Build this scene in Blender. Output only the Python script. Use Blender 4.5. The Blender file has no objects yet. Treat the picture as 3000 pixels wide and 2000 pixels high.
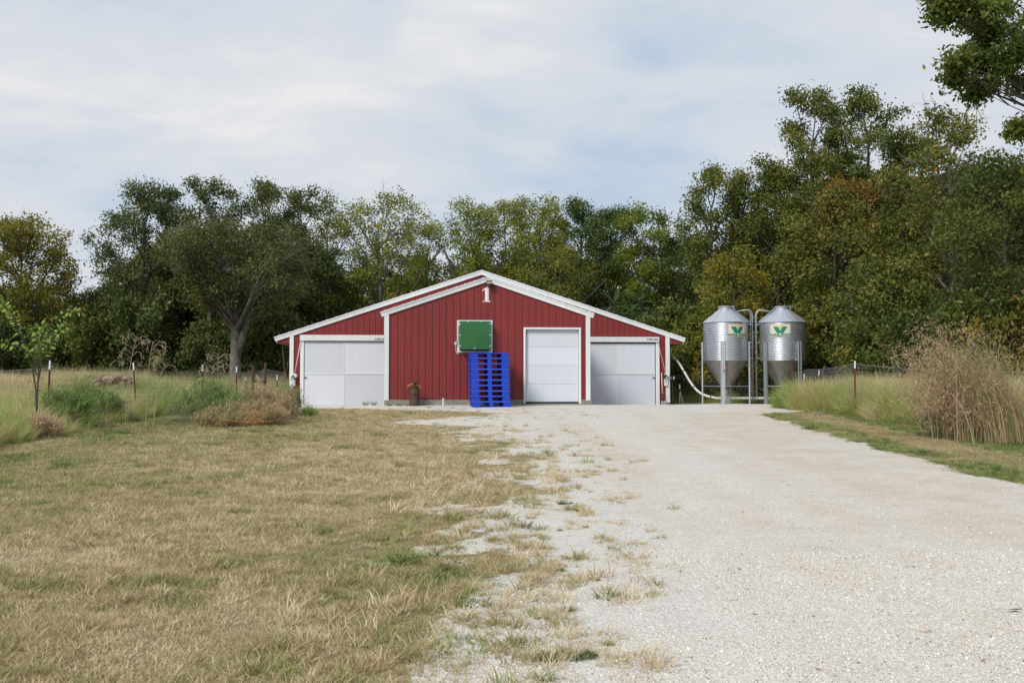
import bpy, math, random
import numpy as np
from mathutils import Vector, Matrix
random.seed(7)
S = bpy.context.scene
COL = S.collection
# ------------------------------------------------------------------ camera
YAW = math.atan(200/2917); PITCH = math.atan(118/2917); CAMZ = 1.6
cd = bpy.data.cameras.new('camera'); cam = bpy.data.objects.new('camera', cd); COL.objects.link(cam)
cd.lens = 35.0; cd.sensor_width = 36; cd.clip_start = .05; cd.clip_end = 2500
cam.location = (0, 0, CAMZ); cam.rotation_euler = (math.pi/2+PITCH, 0, -YAW)
S.camera = cam
S.view_settings.view_transform = 'Standard'; S.view_settings.look = 'None'
S.view_settings.exposure = 0.2; S.view_settings.gamma = 1; S.view_settings.use_curve_mapping = False
# ------------------------------------------------------------------ world
SUN_EL = math.radians(40); SUN_AZ = math.radians(-140)   # azimuth from +Y clockwise: behind the camera, to the left
W = bpy.data.worlds.new('World'); S.world = W; W.use_nodes = True
nt = W.node_tree; N = nt.nodes; L = nt.links; N.clear()
out = N.new('ShaderNodeOutputWorld'); bg = N.new('ShaderNodeBackground'); bg.inputs[1].default_value = 0.1
sky = N.new('ShaderNodeTexSky'); sky.sky_type = 'NISHITA'; sky.sun_disc = False
sky.sun_elevation = SUN_EL; sky.sun_rotation = SUN_AZ; sky.air_density = 1.2; sky.dust_density = 2.0
tc = N.new('ShaderNodeTexCoord'); sep = N.new('ShaderNodeSeparateXYZ'); L.new(tc.outputs['Generated'], sep.inputs[0])
def wm(op, a, b=None):
    n = N.new('ShaderNodeMath'); n.operation = op
    for i, v in enumerate((a, b)):
        if v is None: continue
        if isinstance(v, (int, float)): n.inputs[i].default_value = v
        else: L.new(v, n.inputs[i])
    return n.outputs[0]
zz = wm('ADD', wm('MAXIMUM', sep.outputs[2], 0.0), 0.30)
cx = wm('DIVIDE', sep.outputs[0], zz); cy = wm('DIVIDE', sep.outputs[1], zz)
cmb = N.new('ShaderNodeCombineXYZ'); L.new(cx, cmb.inputs[0]); L.new(cy, cmb.inputs[1])
mp = N.new('ShaderNodeMapping'); L.new(cmb.outputs[0], mp.inputs[0])
mp.inputs['Rotation'].default_value = (0, 0, math.radians(-22)); mp.inputs['Scale'].default_value = (.85, 1.2, 1); mp.inputs['Location'].default_value = (3.1, 1.7, 0)
n1 = N.new('ShaderNodeTexNoise'); n1.inputs['Scale'].default_value = 1.5; n1.inputs['Detail'].default_value = 6; n1.inputs['Roughness'].default_value = .5; n1.inputs['Distortion'].default_value = .25
L.new(mp.outputs[0], n1.inputs['Vector'])
n2 = N.new('ShaderNodeTexNoise'); n2.inputs['Scale'].default_value = 4.2; n2.inputs['Detail'].default_value = 7; n2.inputs['Roughness'].default_value = .55; n2.inputs['Distortion'].default_value = .45
L.new(mp.outputs[0], n2.inputs['Vector'])
dens = wm('ADD', wm('MULTIPLY', n1.outputs[0], .66), wm('MULTIPLY', n2.outputs[0], .34))
r1 = N.new('ShaderNodeValToRGB'); L.new(dens, r1.inputs[0])
e = r1.color_ramp.elements
e[0].position = .38; e[0].color = (4.6, 5.5, 6.7, 1)
e[1].position = .64; e[1].color = (7.1, 7.15, 7.25, 1)
m_ = e.new(.46); m_.color = (5.35, 5.95, 6.75, 1)
m_ = e.new(.56); m_.color = (6.1, 6.35, 6.8, 1)
mx = N.new('ShaderNodeMix'); mx.data_type = 'RGBA'
fac = N.new('ShaderNodeMapRange'); L.new(dens, fac.inputs[0]); fac.inputs[1].default_value = .34; fac.inputs[2].default_value = .5; fac.inputs[3].default_value = .80; fac.inputs[4].default_value = 1.0
L.new(fac.outputs[0], mx.inputs[0]); L.new(sky.outputs[0], mx.inputs[6]); L.new(r1.outputs[0], mx.inputs[7])
L.new(mx.outputs[2], bg.inputs[0]); L.new(bg.outputs[0], out.inputs[0])
# ------------------------------------------------------------------ sun
sl = bpy.data.lights.new('sun', 'SUN'); sun = bpy.data.objects.new('sun', sl); COL.objects.link(sun)
sl.energy = 2.8; sl.angle = math.radians(18); sl.color = (1, .95, .87)
sd = Vector((math.sin(SUN_AZ)*math.cos(SUN_EL), math.cos(SUN_AZ)*math.cos(SUN_EL), math.sin(SUN_EL)))
sun.rotation_euler = sd.to_track_quat('Z', 'Y').to_euler()
# ------------------------------------------------------------------ projection helpers
F = Vector((math.sin(YAW)*math.cos(PITCH), math.cos(YAW)*math.cos(PITCH), math.sin(PITCH)))
R = Vector((math.cos(YAW), -math.sin(YAW), 0)); U = R.cross(F)
C0 = Vector((0, 0, CAMZ))
def ray(px, py): return F + R*((px-1500)/2917) + U*((1000-py)/2917)
def PY(px, py, Y): d = ray(px, py); return C0 + d*(Y/d.y)
def PD(px, py, D): return C0 + ray(px, py)*D
def gz(x, y):
    x = np.asarray(x, float); y = np.asarray(y, float)
    z = 0.025*np.clip(y, -60, 33)
    z = z - .155*np.clip((y-33.2)/4.5, 0, 1)
    t = np.clip((y-42)/24, 0, 1); z = z + .75*t*t*(3-2*t)
    z = z + .02*np.sin(x*.9+y*.35)*np.clip((abs(x-2)-5)/4, 0, 1)
    return z
def gnd(px, py):
    d = ray(px, py); t = CAMZ/(0.025*d.y-d.z); p = C0+d*t; return p.x, p.y
def GD(px, D):                                   # the ground point under a pixel column at depth D
    d = ray(px, 1118)*D; return Vector((d.x, d.y, float(gz(d.x, d.y))))
# ------------------------------------------------------------------ noise
def _h(ix, iy, s):
    n = (ix.astype(np.int64)*374761393 + iy.astype(np.int64)*668265263 + s*974711) & 0xffffffff
    n = ((n ^ (n >> 13))*1274126177) & 0xffffffff
    return ((n ^ (n >> 16)) & 0xffff)/65535.0
def vnoise(x, y, sc, s=0):
    x = np.asarray(x, float)/sc; y = np.asarray(y, float)/sc
    ix = np.floor(x); iy = np.floor(y); fx = x-ix; fy = y-iy
    fx = fx*fx*(3-2*fx); fy = fy*fy*(3-2*fy)
    a = _h(ix, iy, s); b = _h(ix+1, iy, s); c = _h(ix, iy+1, s); d = _h(ix+1, iy+1, s)
    return (a*(1-fx)+b*fx)*(1-fy)+(c*(1-fx)+d*fx)*fy
def fbm(x, y, sc, s=0, o=4):
    v = 0; a = 1; t = 0
    for i in range(o):
        v = v+a*vnoise(x, y, sc/2**i, s+i*17); t += a; a *= .55
    return v/t
def sstep(v, a, b):
    t = np.clip((v-a)/(b-a), 0, 1); return t*t*(3-2*t)
# ------------------------------------------------------------------ materials
def srgb(r, g, b):
    f = lambda c: ((c/255+.055)/1.055)**2.4 if c > 10 else c/255/12.92
    return (f(r), f(g), f(b), 1)
def mat(name, col, rough=.6, metal=0, noise=0, nscale=5, bump=0, bscale=40, spec=.5, col2=None, coord='Object'):
    m = bpy.data.materials.new(name); m.use_nodes = True
    n = m.node_tree.nodes; l = m.node_tree.links; b = n['Principled BSDF']
    b.inputs['Base Color'].default_value = (*col[:3], 1); b.inputs['Roughness'].default_value = rough
    b.inputs['Metallic'].default_value = metal; b.inputs['Specular IOR Level'].default_value = spec
    t = n.new('ShaderNodeTexCoord')
    if noise or col2:
        x = n.new('ShaderNodeTexNoise'); x.inputs['Scale'].default_value = nscale; x.inputs['Detail'].default_value = 5; x.inputs['Roughness'].default_value = .65
        l.new(t.outputs[coord], x.inputs['Vector'])
        r = n.new('ShaderNodeValToRGB'); l.new(x.outputs[0], r.inputs[0])
        c2 = col2 or tuple(c*(1-noise) for c in col[:3])
        r.color_ramp.elements[0].position = .35; r.color_ramp.elements[1].position = .68
        r.color_ramp.elements[0].color = (*c2[:3], 1); r.color_ramp.elements[1].color = (*col[:3], 1)
        l.new(r.outputs[0], b.inputs['Base Color'])
    if bump:
        x = n.new('ShaderNodeTexNoise'); x.inputs['Scale'].default_value = bscale; x.inputs['Detail'].default_value = 4
        l.new(t.outputs[coord], x.inputs['Vector'])
        u = n.new('ShaderNodeBump'); u.inputs['Strength'].default_value = bump; u.inputs['Distance'].default_value = .02
        l.new(x.outputs[0], u.inputs['Height']); l.new(u.outputs[0], b.inputs['Normal'])
    return m
def plantmat(name, stops, attr='tint', kind='GEOMETRY', trans=.3, rough=.6, objcol=False, spec=.3):
    m = bpy.data.materials.new(name); m.use_nodes = True
    n = m.node_tree.nodes; l = m.node_tree.links; b = n['Principled BSDF']; o = n['Material Output']
    a = n.new('ShaderNodeAttribute'); a.attribute_name = attr; a.attribute_type = kind
    r = n.new('ShaderNodeValToRGB'); l.new(a.outputs['Fac'], r.inputs[0])
    el = r.color_ramp.elements
    el[0].position = stops[0][0]; el[0].color = (*stops[0][1], 1); el[1].position = stops[-1][0]; el[1].color = (*stops[-1][1], 1)
    for p, c in stops[1:-1]:
        q = el.new(p); q.color = (*c, 1)
    c = r.outputs[0]
    if objcol:
        oi = n.new('ShaderNodeObjectInfo'); mm = n.new('ShaderNodeMix'); mm.data_type = 'RGBA'; mm.blend_type = 'MULTIPLY'; mm.inputs[0].default_value = 1
        l.new(c, mm.inputs[6]); l.new(oi.outputs['Color'], mm.inputs[7]); c = mm.outputs[2]
    b.inputs['Roughness'].default_value = rough; b.inputs['Specular IOR Level'].default_value = spec
    l.new(c, b.inputs['Base Color'])
    t = n.new('ShaderNodeBsdfTranslucent'); l.new(c, t.inputs[0])
    x = n.new('ShaderNodeMixShader'); x.inputs[0].default_value = trans
    l.new(b.outputs[0], x.inputs[1]); l.new(t.outputs[0], x.inputs[2]); l.new(x.outputs[0], o.inputs[0])
    return m
M = {}
def streaky(name, col, rough, dark):
    m = mat(name, col, rough); n = m.node_tree.nodes; l = m.node_tree.links; b = n['Principled BSDF']
    t = n.new('ShaderNodeTexCoord'); mpn = n.new('ShaderNodeMapping'); mpn.inputs['Scale'].default_value = (9, 9, .8); l.new(t.outputs['Object'], mpn.inputs[0])
    x = n.new('ShaderNodeTexNoise'); x.inputs['Scale'].default_value = 1.0; x.inputs['Detail'].default_value = 6; l.new(mpn.outputs[0], x.inputs['Vector'])
    y = n.new('ShaderNodeTexNoise'); y.inputs['Scale'].default_value = .45; y.inputs['Detail'].default_value = 4; l.new(t.outputs['Object'], y.inputs['Vector'])
    ad = n.new('ShaderNodeMath'); ad.operation = 'ADD'; l.new(x.outputs[0], ad.inputs[0]); l.new(y.outputs[0], ad.inputs[1])
    r = n.new('ShaderNodeValToRGB'); hv = n.new('ShaderNodeMath'); hv.operation = 'MULTIPLY'; hv.inputs[1].default_value = .5; l.new(ad.outputs[0], hv.inputs[0]); l.new(hv.outputs[0], r.inputs[0])
    r.color_ramp.elements[0].position = .36; r.color_ramp.elements[0].color = (*dark, 1); r.color_ramp.elements[1].position = .6; r.color_ramp.elements[1].color = (*col[:3], 1)
    oi = n.new('ShaderNodeObjectInfo'); mr = n.new('ShaderNodeMapRange'); l.new(oi.outputs['Random'], mr.inputs[0]); mr.inputs[3].default_value = .93; mr.inputs[4].default_value = 1.07
    hs = n.new('ShaderNodeHueSaturation'); l.new(mr.outputs[0], hs.inputs['Value']); l.new(r.outputs[0], hs.inputs['Color']); l.new(hs.outputs[0], b.inputs['Base Color']); return m
M['red'] = streaky('red_painted_steel', (.215, .022, .022), .5, (.165, .018, .019))
M['white'] = streaky('white_painted_steel', (.66, .69, .70), .45, (.56, .59, .60))
M['door'] = streaky('white_door_panel', (.565, .61, .665), .45, (.54, .585, .64))
M['curtain'] = streaky('white_curtain_panel', (.57, .60, .67), .55, (.54, .575, .645))
M['concrete'] = mat('concrete', (.27, .26, .22), .9, noise=.35, nscale=6, bump=.4)
M['green'] = mat('green_painted_board', (.022, .135, .035), .4, noise=.22, nscale=1.6)
M['black'] = mat('black_rubber', (.012, .012, .012), .7)
M['wood'] = mat('weathered_wood', (.36, .26, .16), .85, noise=.4, nscale=14)
M['woodorange'] = mat('split_wood', (.40, .19, .07), .8, noise=.4, nscale=20)
M['greyplastic'] = mat('grey_plastic', (.48, .48, .46), .5)
M['pvc'] = mat('white_plastic_pipe', (.62, .60, .56), .4, noise=.15, nscale=6)
M['blue'] = mat('blue_plastic', (.002, .045, .52), .5, noise=.25, nscale=3)
M['pale_edge'] = mat('worn_blue_edge', (.16, .28, .62), .6)
M['rust'] = mat('rusty_steel', (.075, .04, .026), .75, noise=.5, nscale=12, bump=.3)
M['pipe_rust'] = mat('brown_rusted_pipe', (.09, .032, .02), .8, noise=.4, nscale=14)
M['post_red'] = mat('dull_red_post_paint', (.17, .025, .018), .7, noise=.4, nscale=16)
M['post_white'] = mat('white_post_tip', (.68, .69, .72), .6)
M['wire'] = mat('galvanised_wire', (.22, .23, .23), .5, metal=.3)
M['sign_text'] = mat('dark_print', (.06, .07, .09), .7)
M['glass_amber'] = mat('lamp_lens', (.5, .42, .25), .25)
M['lamp_dark'] = mat('dark_lamp_housing', (.02, .02, .022), .5)
M['logo_cream'] = mat('cream_sticker', (.66, .62, .54), .45, noise=.15, nscale=9)
M['logo_green'] = mat('green_print', (.0, .19, .12), .45)
M['logo_yellow'] = mat('yellow_print', (.62, .42, .08), .45)
M['pink'] = mat('faded_pink_sticker', (.55, .33, .34), .6)
def galv(name, base, rough, bands):
    m = mat(name, base, rough, metal=.9, noise=.18, nscale=2.5); return m
M['galv'] = galv('galvanised_bin_steel', (.70, .73, .79), .36, 1)
M['galv_roof'] = mat('galvanised_roof_steel', (.60, .64, .70), .42, metal=.75, noise=.12, nscale=3)
M['galv_hopper'] = mat('galvanised_hopper_steel', (.36, .36, .34), .42, metal=.8, noise=.25, nscale=3)
M['galv_leg'] = mat('galvanised_leg_steel', (.50, .55, .60), .45, metal=.7, noise=.2, nscale=8)
M['stone'] = mat('tan_stone', (.38, .28, .20), .9, noise=.5, nscale=5, bump=.8, bscale=9, col2=(.2, .13, .1))
M['whitestone'] = mat('limestone', (.50, .48, .44), .9, noise=.3, nscale=8)
def bark(name, a, b):
    m = mat(name, a, .95, col2=b, nscale=4, bump=1.0, bscale=16); return m
M['bark'] = bark('grey_bark', (.18, .162, .145), (.075, .067, .057))
M['bark_dark'] = bark('dark_bark', (.09, .078, .066), (.045, .039, .033))
M['bark_pale'] = bark('pale_branch_bark', (.26, .24, .21), (.14, .125, .11))
M['stalk'] = mat('dead_stalk', (.42, .34, .24), .9, noise=.3, nscale=9)
M['twig_orange'] = mat('orange_dead_twig', (.40, .19, .07), .85, noise=.3, nscale=9)
LEAF = {
 'oak': [(0, (.022, .042, .012)), (.35, (.055, .092, .026)), (.7, (.105, .14, .05)), (.93, (.16, .155, .06)), (1, (.20, .11, .04))],
 'green': [(0, (.018, .04, .012)), (.4, (.04, .085, .02)), (.8, (.075, .13, .032)), (1, (.13, .16, .04))],
 'yellow': [(0, (.05, .075, .015)), (.4, (.12, .15, .025)), (.8, (.23, .23, .045)), (1, (.38, .26, .05))],
 'autumn': [(0, (.05, .065, .013)), (.35, (.10, .115, .02)), (.72, (.19, .165, .03)), (1, (.30, .15, .035))],
 'brown': [(0, (.022, .038, .010)), (.35, (.058, .082, .018)), (.7, (.115, .125, .032)), (.93, (.18, .14, .04)), (1, (.28, .10, .025))],
 'rust': [(0, (.06, .055, .015)), (.4, (.14, .09, .022)), (1, (.30, .13, .035))],
 'sapling': [(0, (.09, .13, .02)), (.5, (.20, .33, .05)), (.85, (.32, .44, .10)), (1, (.36, .38, .08))],
 'sumac': [(0, (.03, .075, .03)), (.6, (.06, .13, .05)), (1, (.10, .17, .07))],
}
for k, v in LEAF.items():
    if k == 'oak': v = [(p, (c[0]*1.38, c[1]*1.22, c[2]*1.0)) for p, c in v]
    elif k == 'green': v = [(p, (c[0]*1.6, c[1]*1.3, c[2]*1.1)) for p, c in v]
    elif k != 'sapling': v = [(p, (c[0]*1.5, c[1]*1.5, c[2]*1.1)) for p, c in v]
    M['leaf_'+k] = plantmat('leaves_'+k, v, trans=.42 if k not in ('oak', 'brown') else .32, objcol=True, spec=.35)
STRAW = [(0, (.66, .56, .38)), (.2, (.53, .42, .25)), (.4, (.40, .335, .18)), (.6, (.32, .335, .13)), (.82, (.17, .24, .065)), (1, (.07, .12, .035))]
M['grass'] = plantmat('grass_blades', STRAW, attr='tint', kind='INSTANCER', trans=.25, rough=.7, spec=.2)
M['grass_own'] = plantmat('grass_blades_single', STRAW, attr='tint', trans=.25, rough=.7, spec=.2)
M['weed'] = plantmat('weed_blades', [(0, (.70, .58, .38)), (.3, (.58, .50, .27)), (.5, (.44, .45, .17)), (.75, (.31, .42, .11)), (1, (.14, .24, .055))], kind='INSTANCER', trans=.3, rough=.7, spec=.2)
M['weed_own'] = plantmat('weed_blades_single', [(0, (.52, .38, .26)), (.3, (.44, .35, .20)), (.5, (.26, .27, .10)), (.75, (.22, .32, .10)), (1, (.12, .22, .055))], trans=.3, rough=.7, spec=.2)
# ------------------------------------------------------------------ object helpers
def tag(o, label=None, cat=None, group=None, kind=None):
    if label: o['label'] = label
    if cat: o['category'] = cat
    if group: o['group'] = group
    if kind: o['kind'] = kind
    return o
def empty(name, loc, label, cat, group=None, rz=0):
    o = bpy.data.objects.new(name, None); COL.objects.link(o); o.location = loc; o.rotation_euler = (0, 0, rz); o.empty_display_size = .2
    return tag(o, label, cat, group)
def link(name, me, mt, parent=None, local=False):
    o = bpy.data.objects.new(name, me); COL.objects.link(o)
    if mt and not me.materials: me.materials.append(mt)
    if parent is not None:
        o.parent = parent
        if not local and parent.type == 'EMPTY':
            T = Matrix.Translation(parent_world(parent)) @ Matrix.Rotation(parent_rz(parent), 4, 'Z')
            o.matrix_parent_inverse = T.inverted()
    return o
def parent_world(p):
    v = Vector((0, 0, 0))
    while p is not None:
        if p.type == 'EMPTY': v = v+Vector(p.location)
        p = p.parent
    return v
def parent_rz(p):
    a = 0
    while p is not None: a += p.rotation_euler.z; p = p.parent
    return a
class MB:
    def __init__(s): s.v = []; s.f = []; s.sm = False
    def add(s, v, f):
        n = len(s.v); s.v += [tuple(p) for p in v]; s.f += [tuple(i+n for i in q) for q in f]; return s
    def box(s, x0, x1, y0, y1, z0, z1):
        v = [(x0, y0, z0), (x1, y0, z0), (x1, y1, z0), (x0, y1, z0), (x0, y0, z1), (x1, y0, z1), (x1, y1, z1), (x0, y1, z1)]
        return s.add(v, [(0, 3, 2, 1), (4, 5, 6, 7), (0, 1, 5, 4), (1, 2, 6, 5), (2, 3, 7, 6), (3, 0, 4, 7)])
    def prism(s, pts, y0, y1):                   # polygon in xz (any winding), extruded along y
        n = len(pts); v = [(p[0], y0, p[1]) for p in pts]+[(p[0], y1, p[1]) for p in pts]
        return s.add(v, [tuple(range(n)), tuple(range(2*n-1, n-1, -1))]+[(i, (i+1) % n, n+(i+1) % n, n+i) for i in range(n)])
    def tube(s, path, rad, n=6, cap=True):
        path = [Vector(p) for p in path]
        if isinstance(rad, (int, float)): rad = [rad]*len(path)
        base = len(s.v); up = Vector((0, 0, 1))
        for i, p in enumerate(path):
            t = (path[min(i+1, len(path)-1)]-path[max(i-1, 0)])
            if t.length < 1e-9: t = Vector((0, 0, 1))
            t.normalize(); a = t.cross(Vector((.31, .95, .05)) if abs(t.y) < .8 else Vector((1, 0, 0))); a.normalize(); b = t.cross(a)
            for k in range(n):
                w = 2*math.pi*k/n; s.v.append(tuple(p+(a*math.cos(w)+b*math.sin(w))*rad[i]))
        for i in range(len(path)-1):
            for k in range(n):
                q = base+i*n+k; q2 = base+i*n+(k+1) % n; s.f.append((q, q2, q2+n, q+n))
        if cap: s.f.append(tuple(base+k for k in range(n))[::-1]); s.f.append(tuple(base+(len(path)-1)*n+k for k in range(n)))
        return s
    def lathe(s, prof, c, n=24, ax=None):
        base = len(s.v)
        for r, z in prof:
            for k in range(n):
                w = 2*math.pi*k/n; s.v.append((c[0]+r*math.cos(w), c[1]+r*math.sin(w), c[2]+z))
        for i in range(len(prof)-1):
            for k in range(n):
                q = base+i*n+k; q2 = base+i*n+(k+1) % n; s.f.append((q, q2, q2+n, q+n))
        return s
    def build(s, name, mt, parent=None, smooth=False, bevel=0):
        me = bpy.data.meshes.new(name); me.from_pydata(s.v, [], s.f); me.update()
        if smooth: me.polygons.foreach_set('use_smooth', [True]*len(me.polygons))
        o = link(name, me, mt, parent)
        if bevel:
            b = o.modifiers.new('bevel', 'BEVEL'); b.width = bevel; b.segments = 2; b.limit_method = 'ANGLE'
        return o
def npmesh(name, V, Fq, tint=None, dom='FACE', smooth=False):
    me = bpy.data.meshes.new(name); V = np.asarray(V, np.float32); Fq = np.asarray(Fq, np.int32)
    k = Fq.shape[1]; me.vertices.add(len(V)); me.vertices.foreach_set('co', V.ravel())
    me.loops.add(Fq.size); me.loops.foreach_set('vertex_index', Fq.ravel())
    me.polygons.add(len(Fq)); me.polygons.foreach_set('loop_start', np.arange(0, Fq.size, k, dtype=np.int32))
    me.update(calc_edges=True)
    if tint is not None:
        a = me.attributes.new('tint', 'FLOAT', dom); a.data.foreach_set('value', np.asarray(tint, np.float32))
    if smooth: me.polygons.foreach_set('use_smooth', [True]*len(me.polygons))
    return me
def copy_tree(o, parent=None):
    c = o.copy(); COL.objects.link(c)
    if parent is not None: c.parent = parent
    for ch in list(o.children): copy_tree(ch, c)
    return c
# ------------------------------------------------------------------ drive and lawn boundaries in world metres
_l = [(1410, 2000), (1430, 1900), (1440, 1800), (1440, 1700), (1440, 1620), (1440, 1540), (1440, 1480), (1450, 1430), (1485, 1390), (1500, 1350), (1440, 1310), (1380, 1275), (1360, 1250), (1350, 1246), (1110, 1241), (1120, 1232), (1400, 1226), (1440, 1212), (1330, 1204), (1090, 1199), (870, 1196)]
_L = sorted([gnd(*p)[::-1] for p in _l]); LY = np.array([p[0] for p in _L]); LX = np.array([p[1] for p in _L])
_r = [(2214, 1211), (2300, 1233), (2380, 1259), (2480, 1287), (2600, 1325), (2700, 1347), (2800, 1372), (2900, 1400), (3000, 1424), (3300, 1500)]
_R = sorted([gnd(*p)[::-1] for p in _r]); RY = np.array([p[0] for p in _R]); RX = np.array([p[1] for p in _R])
# beyond the end of the lawn the gravel apron runs round the barn and under the bins
def bounds(x, y):
    xl = np.interp(y, LY, LX); xr = np.interp(y, RY, RX)
    xl = np.where(y > LY[-1], np.minimum(LX[-1], -8.3), xl)
    xr = np.where(y > RY[-1]+1.5, 13.0, np.where(y > RY[-1], RX[-1]+(y-RY[-1])*2.5, xr))
    return xl, xr
def gravelness(x, y):
    x = np.asarray(x, float); y = np.asarray(y, float)
    xl, xr = bounds(x, y)
    w = np.interp(y, [4, 10, 20, 30], [.75, .9, 1.1, .5])
    nz = fbm(x, y*.8, .9, 3, 4)-.5
    dl = (x-xl)/w + nz*2.6
    dr = (xr-x)/.35 + (fbm(x, y, .6, 9, 4)-.5)*2.4
    g = sstep(dl, -.55, .55)*sstep(dr, -.6, .5)
    g = g*sstep(43.5-y, 0, 1)
    thin = sstep(fbm(x, y, .75, 41, 4), .58, .72)*sstep(x-xl, -2.2, -.2)*.9    # bare gravel showing in the thin lawn edge
    return np.maximum(g, thin*(y < 30)*(x < xr))
# ------------------------------------------------------------------ ground
def nonuni(segs):
    o = []
    for a, b, n in segs: o += list(np.linspace(a, b, n, endpoint=False))
    return np.array(o+[segs[-1][1]])
gx = nonuni([(-1500, -200, 8), (-200, -40, 16), (-40, -14, 26), (-14, 14, 255), (14, 40, 26), (40, 200, 16), (200, 1500, 8)])
gy = nonuni([(-300, -10, 12), (-10, 2, 12), (2, 14, 130), (14, 44, 190), (44, 80, 36), (80, 1500, 20)])
GX, GY = np.meshgrid(gx, gy); GZ = gz(GX, GY)
nx, ny = len(gx), len(gy)
idx = np.arange(nx*ny).reshape(ny, nx)
quads = np.stack([idx[:-1, :-1], idx[:-1, 1:], idx[1:, 1:], idx[1:, :-1]], -1).reshape(-1, 4)
GV = gravelness(GX, GY)
near = (abs(GX) < 16) & (GY > 1) & (GY < 45)
GZ2 = GZ + near*(fbm(GX, GY, .5, 5, 3)-.5)*.03
me = npmesh('ground', np.stack([GX, GY, GZ2], -1).reshape(-1, 3), quads, smooth=True)
me.attributes.new('gravel', 'FLOAT', 'POINT').data.foreach_set('value', GV.astype(np.float32).ravel())
xl_, xr_ = bounds(GX, GY)
tan = np.exp(-((xr_-GX-1.2)/1.5)**2)*sstep(GY, 5, 9)*1.35 + .35*np.exp(-((GX-xl_-1.9)/.35)**2)+ .3*np.exp(-((GX-xl_-3.5)/.35)**2) + .6*sstep(fbm(GX*1.8, GY*.2, 1.4, 77), .46, .7)
me.attributes.new('tan', 'FLOAT', 'POINT').data.foreach_set('value', np.clip(tan, 0, 1).astype(np.float32).ravel())
def ground_material():
    m = bpy.data.materials.new('limestone_gravel_and_turf'); m.use_nodes = True
    n = m.node_tree.nodes; l = m.node_tree.links; b = n['Principled BSDF']; b.inputs['Roughness'].default_value = .95; b.inputs['Specular IOR Level'].default_value = .15
    t = n.new('ShaderNodeTexCoord'); P = t.outputs['Object']
    def at(nm):
        a = n.new('ShaderNodeAttribute'); a.attribute_name = nm; return a.outputs['Fac']
    def tex(kind, sc, det=4, rg=.6, out=0):
        x = n.new(kind); x.inputs['Scale'].default_value = sc
        if kind == 'ShaderNodeTexNoise': x.inputs['Detail'].default_value = det; x.inputs['Roughness'].default_value = rg
        l.new(P, x.inputs['Vector']); return x.outputs[out]
    def ramp(s, st):
        r = n.new('ShaderNodeValToRGB'); l.new(s, r.inputs[0]); e = r.color_ramp.elements
        e[0].position = st[0][0]; e[0].color = (*st[0][1], 1); e[1].position = st[-1][0]; e[1].color = (*st[-1][1], 1)
        for p, c in st[1:-1]: e.new(p).color = (*c, 1)
        return r.outputs[0]
    def mix(f, a, c, mode='MIX'):
        x = n.new('ShaderNodeMix'); x.data_type = 'RGBA'; x.blend_type = mode
        if isinstance(f, (int, float)): x.inputs[0].default_value = f
        else: l.new(f, x.inputs[0])
        for i, v in ((6, a), (7, c)):
            if isinstance(v, tuple): x.inputs[i].default_value = (*v, 1)
            else: l.new(v, x.inputs[i])
        return x.outputs[2]
    def math_(op, a, c):
        x = n.new('ShaderNodeMath'); x.operation = op
        for i, v in enumerate((a, c)):
            if isinstance(v, (int, float)): x.inputs[i].default_value = v
            else: l.new(v, x.inputs[i])
        return x.outputs[0]
    v1 = n.new('ShaderNodeTexVoronoi'); v1.inputs['Scale'].default_value = 62; l.new(P, v1.inputs['Vector'])
    v2 = n.new('ShaderNodeTexVoronoi'); v2.inputs['Scale'].default_value = 25; l.new(P, v2.inputs['Vector'])
    sepc = n.new('ShaderNodeSeparateColor'); l.new(v1.outputs['Color'], sepc.inputs[0])
    stones = ramp(sepc.outputs[0], [(0, (.34, .32, .29)), (.3, (.50, .48, .45)), (.7, (.61, .595, .565)), (.93, (.72, .71, .69)), (1, (.40, .29, .21))])
    dust = ramp(tex('ShaderNodeTexNoise', 3.0, 8, .7), [(.3, (.53, .50, .45)), (.7, (.64, .62, .58))])
    gcol = mix(.55, stones, dust)
    gcol = mix(math_('MULTIPLY', ramp(tex('ShaderNodeTexNoise', 38, 6, .8), [(.60, (0, 0, 0)), (.70, (1, 1, 1))]), .3), gcol, (.36, .28, .19))
    gcol = mix(math_('MULTIPLY', ramp(tex('ShaderNodeTexNoise', 130, 3, .6), [(.56, (0, 0, 0)), (.72, (1, 1, 1))]), .45), gcol, (.22, .19, .155))
    tanf = math_('MULTIPLY', at('tan'), ramp(tex('ShaderNodeTexNoise', 1.4, 7, .7), [(.36, (.1, .1, .1)), (.58, (1, 1, 1))]))
    gcol = mix(math_('MULTIPLY', tanf, .9), gcol, mix(.5, (.42, .31, .19), dust))
    turf = ramp(tex('ShaderNodeTexNoise', 26, 8, .75), [(.3, (.12, .10, .055)), (.5, (.26, .21, .125)), (.72, (.40, .335, .22))])
    turf = mix(ramp(tex('ShaderNodeTexNoise', .55, 5, .6), [(.42, (0, 0, 0)), (.62, (.45, .45, .45))]), turf, (.13, .155, .05))
    gf = math_('ADD', at('gravel'), math_('MULTIPLY', math_('SUBTRACT', tex('ShaderNodeTexNoise', 14, 6, .7), .5), .9))
    gm = ramp(gf, [(.38, (0, 0, 0)), (.56, (1, 1, 1))])
    l.new(mix(gm, turf, gcol), b.inputs['Base Color'])
    hh = math_('ADD', math_('MULTIPLY', v1.outputs['Distance'], -.6), math_('MULTIPLY', v2.outputs['Distance'], -.5))
    hh = math_('ADD', hh, math_('MULTIPLY', tex('ShaderNodeTexNoise', 9, 6, .7), .8))
    bu = n.new('ShaderNodeBump'); bu.inputs['Strength'].default_value = .6; bu.inputs['Distance'].default_value = .022; l.new(hh, bu.inputs['Height']); l.new(bu.outputs[0], b.inputs['Normal'])
    return m
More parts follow.
